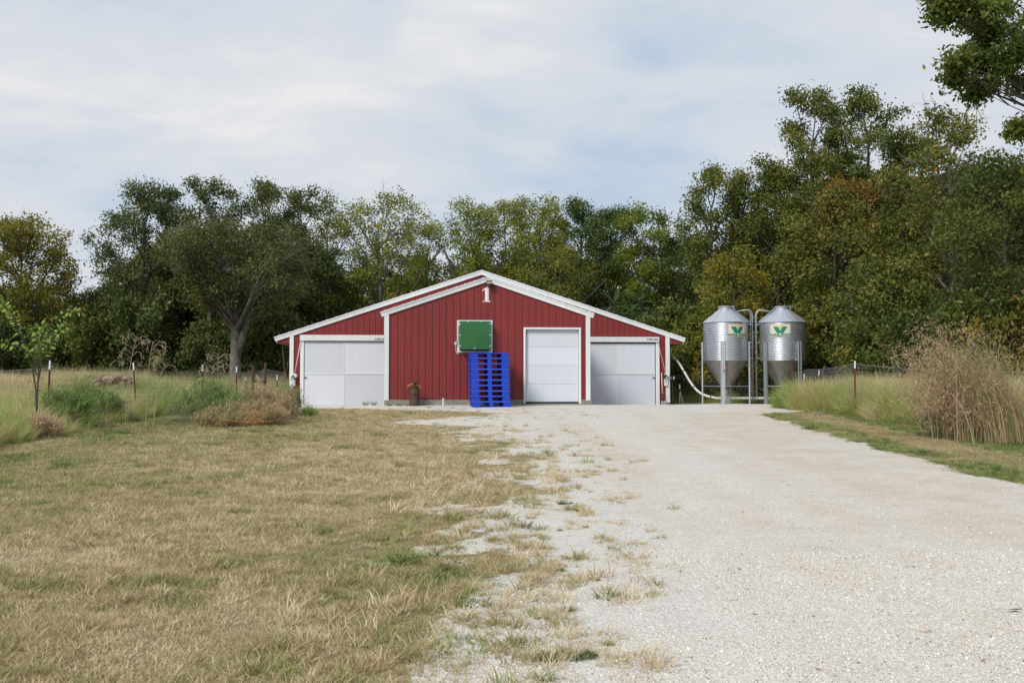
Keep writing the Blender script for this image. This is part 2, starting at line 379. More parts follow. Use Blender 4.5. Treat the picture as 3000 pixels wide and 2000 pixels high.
ground = tag(link('ground', me, ground_material()), 'gently rising ground under the lawn and the pale gravel drive', kind='structure')
# the gravel drive as its own sheet a few millimetres above the soil
fc = GV.ravel()[quads].mean(1); keep = (fc > .5) & (GY.ravel()[quads].max(1) < 44) & (GY.ravel()[quads].min(1) > -9)
q = quads[keep]; used, inv = np.unique(q, return_inverse=True)
vv = np.stack([GX, GY, GZ2+.005], -1).reshape(-1, 3)[used]
me2 = npmesh('gravel_drive', vv, inv.reshape(q.shape), smooth=True)
me2.attributes.new('gravel', 'FLOAT', 'POINT').data.foreach_set('value', GV.ravel()[used].astype(np.float32))
me2.attributes.new('tan', 'FLOAT', 'POINT').data.foreach_set('value', np.clip(tan, 0, 1).ravel()[used].astype(np.float32))
tag(link('gravel_drive', me2, me.materials[0]), 'white crushed limestone drive widening from the camera to the barn', kind='structure')
#@@BARN
YF, YM, YB = 33.0, 40.0, 54.0
fx0, fx1 = PY(1126, 1100, YF).x, PY(1728, 1100, YF).x        # outer faces of the front room
ridge_f = PY(1427, 811, YF); el_f = PY(1114, 914, YF); er_f = PY(1741, 918, YF)
ridge_m = PY(1411, 791, YM); el_m = PY(803, 987, YM); er_m = PY(2008, 990, YM)
mx0, mx1 = PY(849, 1100, YM).x, PY(1961, 1100, YM).x
zf0 = PY(1427, 1170, YF).z; zm0 = PY(1427, 1177, YM).z
barn = empty('red_barn', ((fx0+fx1)/2, YF, float(gz(0, YF))), 'long red ribbed steel barn with white trim and a projecting front room', 'barn')
def lerp_roof(x, el, rd, er):
    return el.z+(rd.z-el.z)*(x-el.x)/(rd.x-el.x) if x < rd.x else rd.z+(er.z-rd.z)*(x-rd.x)/(er.x-rd.x)
PROF = [(0, 0), (.058, 0), (.062, .005), (.074, .005), (.078, 0), (.118, 0), (.122, .005), (.134, .005), (.138, 0), (.178, 0), (.186, .026), (.206, .026), (.214, 0), (.2286, 0)]
PITCHW = .2286
def depth_at(dx):
    dx = dx % PITCHW
    for (a, da), (b, db) in zip(PROF, PROF[1:]):
        if a <= dx <= b: return da+(db-da)*(dx-a)/(b-a+1e-9)
    return 0
def siding(x0, x1, xs, Y, ztop, zbot, holes, parent, shift=0):
    k0 = math.floor((x0-xs)/PITCHW); k = k0
    while xs+k*PITCHW < x1:
        a = max(x0, xs+k*PITCHW); b = min(x1, xs+(k+1)*PITCHW)
        if b-a > .01:
            brk = {a, b}
            for dx, _ in PROF:
                X = xs+k*PITCHW+dx
                if a < X < b: brk.add(X)
            for h in holes:
                for X in (h[0], h[1]):
                    if a < X < b: brk.add(X)
            rx = ridge_f.x if Y == YF else ridge_m.x
            if a < rx < b: brk.add(rx)
            brk = sorted(brk); m = MB(); wob = random.uniform(-.0012, .0012)
            for p, q_ in zip(brk, brk[1:]):
                if q_-p < 1e-4: continue
                mid = (p+q_)/2; zb = zbot; 
                for h in holes:
                    if h[0] <= mid <= h[1]: zb = h[2]
                yp = Y-depth_at(p-xs-k*PITCHW+1e-6)+wob; yq = Y-depth_at(q_-xs-k*PITCHW-1e-6)+wob
                m.add([(p, yp, zb), (q_, yq, zb), (q_, yq, ztop(q_)), (p, yp, ztop(p))], [(0, 1, 2, 3)])
            m.build('siding_panel', M['red'], parent)
        k += 1
# overhead door opening and curtain door openings
dx0, dx1 = PY(1538.5, 1050, YF).x, PY(1697, 1050, YF).x; dzt = PY(1600, 964, YF).z; dzb = PY(1600, 1180, YF).z
XS_F = PY(1306.5, 1100, YF).x-.2        # a rib column seen in the photograph
siding(fx0+.03, fx1-.03, XS_F, YF, lambda x: lerp_roof(x, el_f, ridge_f, er_f)-.10, zf0, [(dx0, dx1, dzt)], barn)
XS_M = PY(1099, 900, YM).x-.2
lh0, lh1 = PY(883, 990, YM).x, PY(1150, 990, YM).x; rh0, rh1 = PY(1715, 990, YM).x, PY(1929, 990, YM).x
hzt = PY(1000, 990, YM).z
siding(mx0+.03, mx1-.03, XS_M, YM, lambda x: lerp_roof(x, el_m, ridge_m, er_m)-.12, zm0, [(lh0, lh1, hzt), (rh0, rh1, hzt)], barn)
# eave returns: small triangles of siding either side of the main gable
for sx, a, tip in ((-1, mx0, el_m), (1, mx1, er_m)):
    zb = PY(830, 1005, YM).z
    m = MB(); e1 = tip.x-sx*.12
    xs_ = np.linspace(a, e1, 4)
    for p, q_ in zip(xs_, xs_[1:]):
        zt = lambda x: max(lerp_roof(x, el_m, ridge_m, er_m)-.12, zb+.01)
        m.add([(p, YM+.01, zb), (q_-.03*sx, YM+.01, zb), (q_-.03*sx, YM+.01, zt(q_-.03*sx)), (p, YM+.01, zt(p))], [(0, 1, 2, 3)])
        m.add([(q_-.03*sx, YM+.01, zb), (q_-.015*sx, YM-.01, zb), (q_-.015*sx, YM-.01, zt(q_)), (q_-.03*sx, YM+.01, zt(q_))], [(0, 1, 2, 3)])
        m.add([(q_-.015*sx, YM-.01, zb), (q_, YM+.01, zb), (q_, YM+.01, zt(q_)), (q_-.015*sx, YM-.01, zt(q_))], [(0, 1, 2, 3)])
    m.build('eave_siding', M['red'], barn)
    MB().box(min(a, e1), max(a, e1), YM+.02, YB, zb-.004, zb+.02).build('soffit', M['red'], barn)
    MB().box(min(e1, e1+sx*.03), max(e1, e1+sx*.03), YM+.02, YB, zb, zb+.16).build('fascia', M['white'], barn)
# side and back walls, wall cores
def sidewall(x, y0, y1, zb, zt, sx):
    m = MB(); y = y0
    while y < y1-.01:
        for (a, da), (b, db) in zip(PROF, PROF[1:]):
            ya = min(y+a, y1); yb = min(y+b, y1)
            if yb-ya > 1e-4: m.add([(x+sx*da, ya, zb), (x+sx*db, yb, zb), (x+sx*db, yb, zt), (x+sx*da, ya, zt)], [(0, 1, 2, 3)])
        y += PITCHW
    return m.build('side_wall', M['red'], barn)
sidewall(fx0+.02, YF, YM, zf0, lerp_roof(fx0, el_f, ridge_f, er_f)-.08, -1); sidewall(fx1-.02, YF, YM, zf0, lerp_roof(fx1, el_f, ridge_f, er_f)-.08, 1)
sidewall(mx0+.02, YM, YB, zm0-.12, lerp_roof(mx0, el_m, ridge_m, er_m)-.08, -1); sidewall(mx1-.02, YM, YB, zm0-.12, lerp_roof(mx1, el_m, ridge_m, er_m)-.08, 1)
gp = lambda el, rd, er, a, b, zb, d: [(a, zb), (b, zb), (b, lerp_roof(b, el, rd, er)-d), (rd.x, rd.z-d), (a, lerp_roof(a, el, rd, er)-d)]
MB().prism(gp(el_f, ridge_f, er_f, fx0+.06, fx1-.06, zf0-.1, .15), YF+.14, YF+.2).build('inner_wall', M['white'], barn)
MB().prism(gp(el_m, ridge_m, er_m, mx0+.06, mx1-.06, zm0-.25, .17), YM+.10, YM+.16).build('inner_wall', M['white'], barn)
MB().prism(gp(el_m, ridge_m, er_m, mx0+.06, mx1-.06, zm0-.25, .17), YB-.06, YB).build('back_wall', M['red'], barn)
# foundations
fb = float(gz(0, YF))-.25
MB().box(fx0-.0, dx0-.02, YF-.045, YF+.3, fb, zf0-.004).build('foundation', M['concrete'], barn)
MB().box(dx1+.02, fx1+.05, YF-.045, YF+.3, fb, zf0-.004).build('foundation', M['concrete'], barn)
MB().box(dx0-.1, dx1+.1, YF-.10, YF+.3, fb, dzb-.02).build('door_sill', M['concrete'], barn)
MB().box(mx0+.02, lh0-.08, YM-.03, YM+.3, zm0-.5, zm0-.004).build('foundation', M['concrete'], barn)
MB().box(rh1+.08, mx1-.0, YM-.03, YM+.3, zm0-.5, zm0-.004).build('foundation', M['concrete'], barn)
MB().box(lh0-.08, rh1+.08, YM+.04, YM+.3, zm0-.5, zm0-.14).build('door_sill', M['concrete'], barn)
# roofs and rake trim
def rake(p0, p1, th, y0, y1, nm='rake_trim'):
    d = Vector((p1.x-p0.x, 0, p1.z-p0.z)); L_ = d.length; d.normalize(); nrm = Vector((-d.z, 0, d.x)) if d.x > 0 else Vector((d.z, 0, -d.x))
    m = MB()
    for (a, b, yy) in ((0, .045, y0-.018), (.05, th, y0)):
        c = [p0-nrm*a, p1-nrm*a, p1-nrm*b, p0-nrm*b]
        m.prism([(p.x, p.z) for p in c], yy, y1)
    m.prism([(p.x, p.z) for p in (p0-nrm*.04, p1-nrm*.04, p1-nrm*.055, p0-nrm*.055)], y0+.004, y1)
    return m.build(nm, M['white'], barn)
def miter(p, rd): return Vector((rd.x, 0, rd.z))
for (el, rd, er, th, Y) in ((el_f, ridge_f, er_f, .165, YF), (el_m, ridge_m, er_m, .185, YM)):
    rr = Vector((rd.x, 0, rd.z))
    for p in (el, er):
        d = Vector((rr.x-p.x, 0, rr.z-p.z)).normalized(); 
        nrm = Vector((-d.z, 0, d.x)) if d.x > 0 else Vector((d.z, 0, -d.x))
        m = MB(); P0 = Vector((p.x, 0, p.z))
        for (a, b, yy) in ((0, .045, Y-.078), (.045, th, Y-.06)):
            ca = 1/abs(d.x)
            pts = [P0-nrm*a, rr-Vector((0, 0, a*ca)), rr-Vector((0, 0, b*ca)), P0-nrm*b]
            m.prism([(t.x, t.z) for t in pts], yy, Y-.022 if Y == YF else Y-.022)
        m.build('rake_trim', M['white'], barn)
    y1 = YM+.3 if Y == YF else YB+.1
    for p in (el, er):
        m = MB(); d = .012
        m.prism([(p.x, p.z+.006), (rr.x, rr.z+.006), (rr.x, rr.z-.03), (p.x, p.z-.03)], Y-.02, min(y1, YM-.0) if Y == YF else y1)
        nr = 12 if Y == YF else 22
        for i in range(nr):
            t0 = (i+.5)/nr; X = p.x+(rr.x-p.x)*t0; Z = p.z+(rr.z-p.z)*t0
            s_ = (rr.z-p.z)/(rr.x-p.x)
            m.prism([(X-.02, Z-.02*s_+.007), (X+.02, Z+.02*s_+.007), (X+.01, Z+.01*s_+.024), (X-.01, Z-.01*s_+.024)], Y-.02, YM-.0 if Y == YF else y1)
        m.build('roof_slope', M['white'], barn)
# corner trims
def trim(px0, px1, Y, zb, name='corner_trim', t=.03, zt=None):
    a, b = PY(px0, 1100, Y).x, PY(px1, 1100, Y).x
    el, rd, er = (el_f, ridge_f, er_f) if Y == YF else (el_m, ridge_m, er_m)
    m = MB()
    if zt is None: m.prism([(a, zb), (b, zb), (b, lerp_roof(b, el, rd, er)-.12), (a, lerp_roof(a, el, rd, er)-.12)], Y-t-.022, Y-.0205)
    else: m.box(a, b, Y-t-.022, Y-.0205, zb, zt)
    return m.build(name, M['white'], barn)
trim(1126, 1139, YF, zf0-.02); trim(1716, 1729, YF, zf0-.03)
trim(849, 860, YM, zm0-.02); trim(1949.5, 1961, YM, zm0-.03)
# return faces of the corner trims
for (X, s, Y) in ((fx0, -1, YF), (fx1, 1, YF), (mx0, -1, YM), (mx1, 1, YM)):
    el, rd, er = (el_f, ridge_f, er_f) if Y == YF else (el_m, ridge_m, er_m)
    MB().box(min(X+s*.002, X+s*.012), max(X+s*.002, X+s*.012), Y-.05, Y+.13, (zf0 if Y == YF else zm0)-.03, lerp_roof(X, el, rd, er)-.12).build('corner_return', M['white'], barn)
# overhead door (a part) with frame, four panels and a rubber seal as sub-parts
od = MB().box(dx0+.03, dx1-.03, YF+.125, YF+.135, dzb+.02, dzt-.02).build('overhead_door', M['door'], barn)
zs = [PY(1600, y, YF).z for y in (965, 1016.5, 1070, 1124.5, 1177)]
for i in range(4):
    MB().box(dx0+.035, dx1-.02, YF+.075, YF+.12, zs[i+1]+.0025, zs[i]-.0025).build('door_panel', M['door'], od, bevel=.002)
fr = MB()
for a, b in ((dx0-.055, dx0+.012), (dx1-.012, dx1+.055)): fr.box(a, b, YF-.05, YF+.125, dzb-.02, dzt+.055)
fr.box(dx0+.012, dx1-.012, YF-.05, YF+.10, dzt-.008, dzt+.055)
fr.build('door_frame', M['white'], od, bevel=.004)
MB().box(dx0+.03, dx1-.02, YF+.06, YF+.12, dzb-.015, zs[4]+.006).build('door_seal', M['black'], od)
st = MB(); pth = [(PY(1545, 966, YF).x, YF+.06, dzt-.02), (PY(1541.5, 980, YF).x, YF+.055, PY(1540, 980, YF).z), (PY(1539.8, 1010, YF).x, YF+.05, PY(1540, 1010, YF).z), (PY(1539.6, 1060, YF).x, YF+.05, PY(1540, 1060, YF).z), (PY(1541, 1140, YF).x, YF+.055, PY(1540, 1140, YF).z)]
st.tube(pth, .011, 5).build('weather_strip', mat('grey_weather_strip', (.16, .17, .18), .6), od)
# curtain doors of the main wall: left and right
def curtain(px0, px1, seam, jpx, hpx0, hpx1, hy0, hy1, dt, side, textpx):
    z0 = PY(1000, 1187, YM).z+.0; zt_ = PY(1000, dt, YM).z; a, b = PY(px0, 1100, YM).x, PY(px1, 1100, YM).x
    s = PY(seam, 1100, YM).x; zm_ = PY(1000, 1094.5, YM).z
    root = MB().box(a+.01, b-.01, YM-.014, YM-.004, z0+.02, zt_-.01).build('curtain_door', M['curtain'], barn)
    for (p, q_) in ((a, s-.004), (s+.004, b)):
        for (u, v) in ((z0, zm_-.012), (zm_+.012, zt_)):
            MB().box(p, q_, YM-.055, YM-.015, u, v).build('door_panel', M['curtain'], root, bevel=.004)
    MB().box(s-.03, s+.03, YM-.064, YM-.057, z0+.01, zm_-.03).build('seam_batten', M['white'], root)
    MB().box(s-.02, s+.02, YM-.064, YM-.057, zm_+.03, zt_-.01).build('seam_batten', M['white'], root)
    MB().box(a, b, YM-.075, YM-.057, zm_-.02, zm_+.018).build('middle_rail', M['white'], root)
    MB().box(a+.01, b-.01, YM-.06, YM-.02, zt_+.002, zt_+.035).build('top_gap_seal', M['black'], root)
    ja, jb = PY(jpx[0], 1100, YM).x, PY(jpx[1], 1100, YM).x
    MB().box(ja, jb, YM-.10, YM-.0205, z0-.02, PY(1000, hy1, YM).z-.003).build('door_jamb', M['white'], root, bevel=.006)
    gap = (jb, a) if side < 0 else (b, ja)
    MB().box(min(gap)-.0, max(gap)+.0, YM-.045, YM-.02, z0, zt_).build('jamb_gap', mat('grey_gap_seal', (.10, .11, .13), .6), root)
    ha, hb = PY(hpx0, 990, YM).x, PY(hpx1, 990, YM).x
    hd = MB().box(ha, hb, YM-.16, YM-.0205, PY(1000, hy1, YM).z, PY(1000, hy0, YM).z).build('door_header', M['white'], barn, bevel=.008)
    for dx in (a+.05 if side < 0 else a+.1, b-.06):
        MB().box(dx-.05, dx+.05, YM-.085, YM-.056, zm_-.16, zm_-.135).tube([(dx-.03, YM-.09, zm_-.15), (dx+.03, YM-.09, zm_-.17)], .012, 5).build('door_latch', M['lamp_dark'], root)
    return hd
h1 = curtain(891.5, 1160, 1008, (880, 890.5), 880, 1150, 981.5, 998.5, 1001, -1, 0)
h2 = curtain(1715, 1918, 1805, (1920.5, 1931), 1710, 1929, 984.5, 1000, 1004, 1, 0)
def text_mesh(body, size, bold=0, fx=1.0):
    cu = bpy.data.curves.new('lettering', 'FONT'); cu.body = body; cu.size = size; cu.offset = bold; cu.align_x = 'CENTER'; cu.align_y = 'CENTER'; cu.resolution_u = 3
    o = bpy.data.objects.new('tmp', cu); COL.objects.link(o)
    dg = bpy.context.evaluated_depsgraph_get(); me = bpy.data.meshes.new_from_object(o.evaluated_get(dg)); 
    COL.objects.unlink(o); bpy.data.objects.remove(o)
    for v in me.vertices: v.co.x *= fx
    return me
for hd, px, py in ((h1, 1116, 994), (h2, 1909.5, 995)):
    me_ = text_mesh('STURDY SEAL', .095, .004, .80); p = PY(px, py, YM)
    for v in me_.vertices: v.co = Vector((p.x+v.co.x, YM-.163, p.z+v.co.y))
    me_.update(); me_.materials.clear(); link('lettering', me_, M['sign_text'], hd)
# painted numeral, laid over the ribs
def numeral():
    x0, z1 = PY(1413, 841, YF).x, PY(1413, 841, YF).z; sx = PY(1438, 841, YF).x-x0; sz = z1-PY(1413, 884, YF).z
    m = MB(); nxn, nzn = 44, 64; rr = random.Random(3)
    def inside(u, v):
        if v < .05 and .0 <= u <= .95: return not (.28 < u < .38) and not (.13 < u < .2)
        if .30+.02 < u < .74 and v <= 1:
            if v > .93 and u < .45: return False
            for (a, b, c, d) in ((.34, .44, .50, .515), (.34, .5, .40, .415), (.34, .45, .33, .345), (.42, .47, .10, .16), (.5, .56, .6, .606), (.46, .50, .42, .44)):
                if a < u < b and c < v < d: return False
            return True
        if .05 < v < .10 and .22 < u < .84: return abs(u-.53) < .31-(v-.05)*1.6
        if .70 < v < .97 and u <= .34:                       # the flag
            c = .74+.20*(u/.34); return abs(v-c) < .035+.02*(u/.34)
        return False
    xs = sorted({x0+sx*i/nxn for i in range(nxn+1)})
    for i in range(nxn):
        for j in range(nzn):
            if inside((i+.5)/nxn, (j+.5)/nzn):
                a, b = x0+sx*i/nxn, x0+sx*(i+1)/nxn; z = z1-sz+sz*j/nzn; zz_ = z+sz/nzn
                ya, yb = YF-depth_at(a-XS_F)-.004, YF-depth_at(b-XS_F)-.004
                m.add([(a, ya, z), (b, yb, z), (b, yb, zz_), (a, ya, zz_)], [(0, 1, 2, 3)])
    return m.build('painted_numeral', mat('white_stencil_paint', (.78, .77, .76), .6), barn)
numeral()
# lamp under the gable
p = PY(1432, 833, YF)
lm = MB().box(p.x-.07, p.x+.08, YF-.28, YF-.1, p.z-.0, p.z+.07).build('gable_lamp', M['glass_amber'], barn, bevel=.01)
MB().box(p.x-.09, p.x+.10, YF-.3, YF-.09, p.z+.072, p.z+.10).build('lamp_cap', M['lamp_dark'], lm, bevel=.006)
MB().tube([(p.x, YF-.16, p.z-.02), (p.x-.02, YF-.2, p.z-.10)], [.07, .05], 10).box(p.x+.02, p.x+.16, YF-.06, YF-.022, p.z-.07, p.z-.045).tube([(p.x+.02, YF-.02, p.z-.05), (p.x+.02, YF-.16, p.z-.05)], .025, 8).build('lamp_bracket', M['lamp_dark'], lm)
# green boxed-in fan cover
a, b = PY(1338.5, 1000, YF).x, PY(1443, 1000, YF).x; z1, z0 = PY(1400, 938, YF).z, PY(1400, 1033, YF).z
bd = MB().box(a, b, YF-.055, YF-.0205, z0, z1).build('fan_board', M['white'], barn, bevel=.004)
Yb = YF-.36; a2, b2 = PY(1346, 1000, Yb).x, PY(1438, 1000, Yb).x; t1, t0 = PY(1400, 940.5, Yb).z, PY(1400, 1023, Yb).z
cv = MB().box(a2, b2, Yb, YF-.056, t0, t1).build('fan_cover', M['green'], barn, bevel=.006)
MB().box(a2+.03, b2-.03, Yb+.03, YF-.058, t0-.035, t0-.002).build('cover_under_shade', M['black'], cv)  # black slab that paints in the shade beneath the cover
bt = MB()
for (px, py) in ((1348, 949), (1348, 981), (1348, 1013), (1372, 941.5), (1411, 941.5), (1436, 981), (1391, 1020), (1436, 1013), (1436, 949)):
    q_ = PY(px, py, Yb-.01); bt.box(q_.x-.016, q_.x+.016, Yb-.014, Yb-.001, q_.z-.016, q_.z+.016)
bt.build('bolt_heads', M['white'], cv)['kind'] = 'stuff'
q_ = PY(1334.5, 1006, YF)
jb = MB().box(q_.x-.045, q_.x+.045, YF-.10, YF-.0205, q_.z-.055, q_.z+.055).build('junction_box', M['greyplastic'], barn, bevel=.008)
g = lambda px, py, dy=.07: tuple(PY(px, py, YF-dy))
MB().tube([g(1335, 1010), g(1334.5, 1024), g(1337, 1033), g(1341, 1038), g(1344, 1035), g(1345, 1030)], .011, 6).build('cable', M['greyplastic'], jb)
MB().tube([g(1347, 948, .08), g(1342.5, 956, .09), g(1342, 975, .09), g(1341.5, 1000, .09), g(1339, 1003, .08)], .010, 6).build('cable', M['greyplastic'], jb)
# winches for the curtain doors
def winch(px, py, bx0, bx1, by0, by1, strap):
    c = PY(px, py, YM-.15)
    w = MB().tube([(c.x, YM-.02, c.z), (c.x, YM-.2, c.z)], .085, 16).build('winch', M['white'], barn, bevel=.006)
    c2 = PY(px-6*(1 if px < 1500 else 1), py+2, YM-.15)
    MB().tube([(c2.x, YM-.22, c2.z-.02), (c2.x-.03, YM-.22, c2.z-.02), (c2.x-.03, YM-.22, c2.z-.16)], .022, 6).tube([(c2.x+.02, YM-.20, c2.z), (c2.x+.02, YM-.28, c2.z)], .04, 8).build('winch_crank', M['lamp_dark'], w)
    p0, p1 = PY(bx0, by0, YM), PY(bx1, by1, YM)
    MB().box(p0.x, p1.x, YM-.12, YM-.0525, p1.z, p0.z).build('winch_box', M['white'], w, bevel=.006)
    s0 = PY(*strap[0], YM-.12); s1 = PY(*strap[1], YM-.14); ww = strap[2]
    MB().add([(s0.x-ww, s0.y, s0.z), (s0.x+ww, s0.y, s0.z), (s1.x+.008, s1.y, s1.z), (s1.x-.008, s1.y, s1.z), (s0.x-ww, s0.y+.006, s0.z), (s0.x+ww, s0.y+.006, s0.z), (s1.x+.008, s1.y+.006, s1.z), (s1.x-.008, s1.y+.006, s1.z)], [(0, 1, 2, 3), (7, 6, 5, 4), (0, 4, 5, 1), (1, 5, 6, 2), (2, 6, 7, 3), (3, 7, 4, 0)]).build('winch_strap', mat('pale_strap', (.5, .46, .40), .8), w)
    return w
winch(864, 1100, 856, 866, 1111, 1130, ((880, 1003), (863, 1094), .028))
winch(1954, 1097, 1944, 1955, 1108, 1130, ((1929.5, 1008), (1949, 1089), .010))
# hanging weight at the left eave, stub at the right
p = PY(834, 1124, YM+.5)
hw = MB().box(p.x-.13, p.x+.13, YM+.42, YM+.58, p.z-.055, p.z+.055).build('counterweight', M['wood'], barn, bevel=.01)
q1, q2 = PY(826, 1007, YM+.5), PY(836, 1112, YM+.5); q3 = PY(844, 1060, YM+.5)
MB().tube([q1, q2], .008, 5).tube([q2, q3], .006, 5).tube([q2, (p.x+.03, YM+.5, p.z+.05)], .022, 6).build('cord', M['wood'], hw)
p = PY(1969, 1107, YM+.3)
MB().box(mx1+.015, p.x+.09, YM+.2, YM+.4, p.z-.06, p.z+.06).build('vent_stub', M['greyplastic'], barn, bevel=.01)
#@@PROPS
def rest(o): return o
# milk can (lathe) with scrap wood on its lid
pc = PY(1214, 1183, YF-.45); cz = float(gz(pc.x, pc.y))
can = empty('milk_can', (pc.x, pc.y, cz), 'rusty brown milk can standing against the red wall left of the pallets', 'milk can')
MB().lathe([(0, 0), (.165, 0), (.175, .01), (.175, .05), (.168, .055), (.168, .40), (.172, .41), (.172, .43), (.150, .48), (.115, .53), (.105, .55), (.105, .60), (.125, .62)], (pc.x, pc.y, cz), 28).build('can_body', M['rust'], can, smooth=True)
MB().lathe([(.125, .62), (.13, .635), (.12, .65), (.05, .67), (0, .67)], (pc.x, pc.y, cz), 24).build('lid', M['rust'], can, smooth=True)
for s in (-1, 1):
    MB().tube([(pc.x+s*.12, pc.y, cz+.53), (pc.x+s*.18, pc.y, cz+.55), (pc.x+s*.185, pc.y, cz+.47), (pc.x+s*.16, pc.y, cz+.44)], .012, 6).build('handle', M['rust'], can, smooth=True)
sw = MB()
zt = cz+.69
sw.tube([(pc.x-.23, pc.y-.04, zt-.06), (pc.x-.05, pc.y, zt+.03), (pc.x+.08, pc.y, zt+.02)], [.03, .035, .03], 5)
tag(sw.build('wood_scrap', M['woodorange'], bevel=0), 'split orange wood stick across the milk can lid, left end low', 'wood scrap', 'scraps on the milk can')
tag(MB().tube([(pc.x+.05, pc.y-.06, zt+.02), (pc.x+.24, pc.y-.05, zt-.10)], [.022, .016], 5).build('wood_scrap', M['woodorange']), 'thin orange wood splinter sloping down right off the milk can', 'wood scrap', 'scraps on the milk can')
tag(MB().tube([(pc.x-.03, pc.y-.09, zt+.04), (pc.x+.07, pc.y-.09, zt+.085)], [.055, .05], 8).build('charred_block', M['black']), 'small black charred lump on top of the milk can', 'lump')
# stub of white pipe
p = PY(1298, 1185, YF-.6); tag(MB().tube([(p.x, p.y, float(gz(p.x, p.y))-.1), (p.x+.01, p.y, float(gz(p.x, p.y))+.26)], .033, 12).build('pipe_stub', M['pvc'], smooth=False), 'short white plastic pipe standing upright in front of the foundation', 'pipe')
# pallets
AL = math.radians(5); PW, PDp, PH = 1.20, 1.02, .1715
near = PY(1384.5, 1192, 31.5)
def pallet_parts(root):
    m = MB(); W_, D_, H_ = PW, PDp, PH
    # deck: outer frame and slats, grooved lip
    m.box(0, W_, 0, D_, H_-.032, H_-.004)
    deck = m.build('deck', M['blue'], root, bevel=.006)
    deck.matrix_parent_inverse = Matrix.Identity(4)
    for (x0, x1) in ((0, .215), (.51, .64), (.955, W_)):
        for (y0, y1) in ((0, .16), (.43, .59), (D_-.16, D_)):
            o = MB().box(x0, x1, y0, y1, .024, H_-.033).build('block', M['blue'], root, bevel=.008); o.matrix_parent_inverse = Matrix.Identity(4)
    for (y0, y1) in ((0, .15), (.44, .58), (D_-.15, D_)):
        o = MB().box(0, W_, y0, y1, .002, .023).build('bottom_runner', M['blue'], root, bevel=.004); o.matrix_parent_inverse = Matrix.Identity(4)
    o = MB().box(-.004, W_+.004, -.005, .004, -.001, .0045).box(-.005, .004, .0, D_, -.001, .0045).build('worn_lip', M['pale_edge'], root); o.matrix_parent_inverse = Matrix.Identity(4)
ords = ['bottom', 'second', 'third', 'fourth', 'fifth', 'sixth', 'seventh', 'eighth', 'ninth', 'top']
lab = {0: 'blue plastic pallet at the bottom of the stack, shifted to the right', 9: 'blue plastic pallet on top of the stack below the green box'}
prev = None; z0 = float(gz(near.x, near.y))+.012
proto = empty('blue_pallet', (near.x+.03, near.y-.005, z0), lab[0], 'pallet', 'blue plastic pallets stacked by the wall', AL)
pallet_parts(proto)
for i in range(1, 10):
    c = copy_tree(proto)
    c.location = (near.x-.004*i+random.uniform(-.005, .005), near.y+random.uniform(-.008, .008), z0+PH*i); c.rotation_euler = (0, 0, AL+math.radians(random.uniform(-.5, .5)))
    c['label'] = lab.get(i, f'blue plastic pallet, {ords[i]} from the ground in the stack' if i < 9 else '')
# shovel leaning by the right door
g = lambda px, py, Y: PY(px, py, Y)
sh = empty('shovel', tuple(g(1944, 1184, YM-.35)), 'shovel with pale wooden handle leaning beside the right door', 'shovel')
a, b, c = g(1938, 1092, YM-.08), g(1941, 1154, YM-.25), g(1943, 1176, YM-.31)
MB().tube([a, b], .022, 8).build('handle', mat('pale_handle_wood', (.52, .45, .32), .7), sh, smooth=True)
MB().tube([b, c], .026, 8).build('socket', M['lamp_dark'], sh, smooth=True)
q0 = g(1936, 1173, YM-.32); q1_ = g(1951, 1173, YM-.32); q2_ = g(1953, 1187, YM-.36); q3_ = g(1936, 1187, YM-.36)
cz_ = (q0+q2_)/2+Vector((0, .03, 0))
MB().add([q0, q1_, q2_, q3_, q0+Vector((0, .006, 0)), q1_+Vector((0, .006, 0)), q2_+Vector((0, .006, 0)), q3_+Vector((0, .006, 0))], [(0, 1, 2, 3), (7, 6, 5, 4), (0, 4, 5, 1), (1, 5, 6, 2), (2, 6, 7, 3), (3, 7, 4, 0)]).build('blade', mat('dusty_steel', (.36, .34, .32), .6, metal=.4, noise=.4), sh)
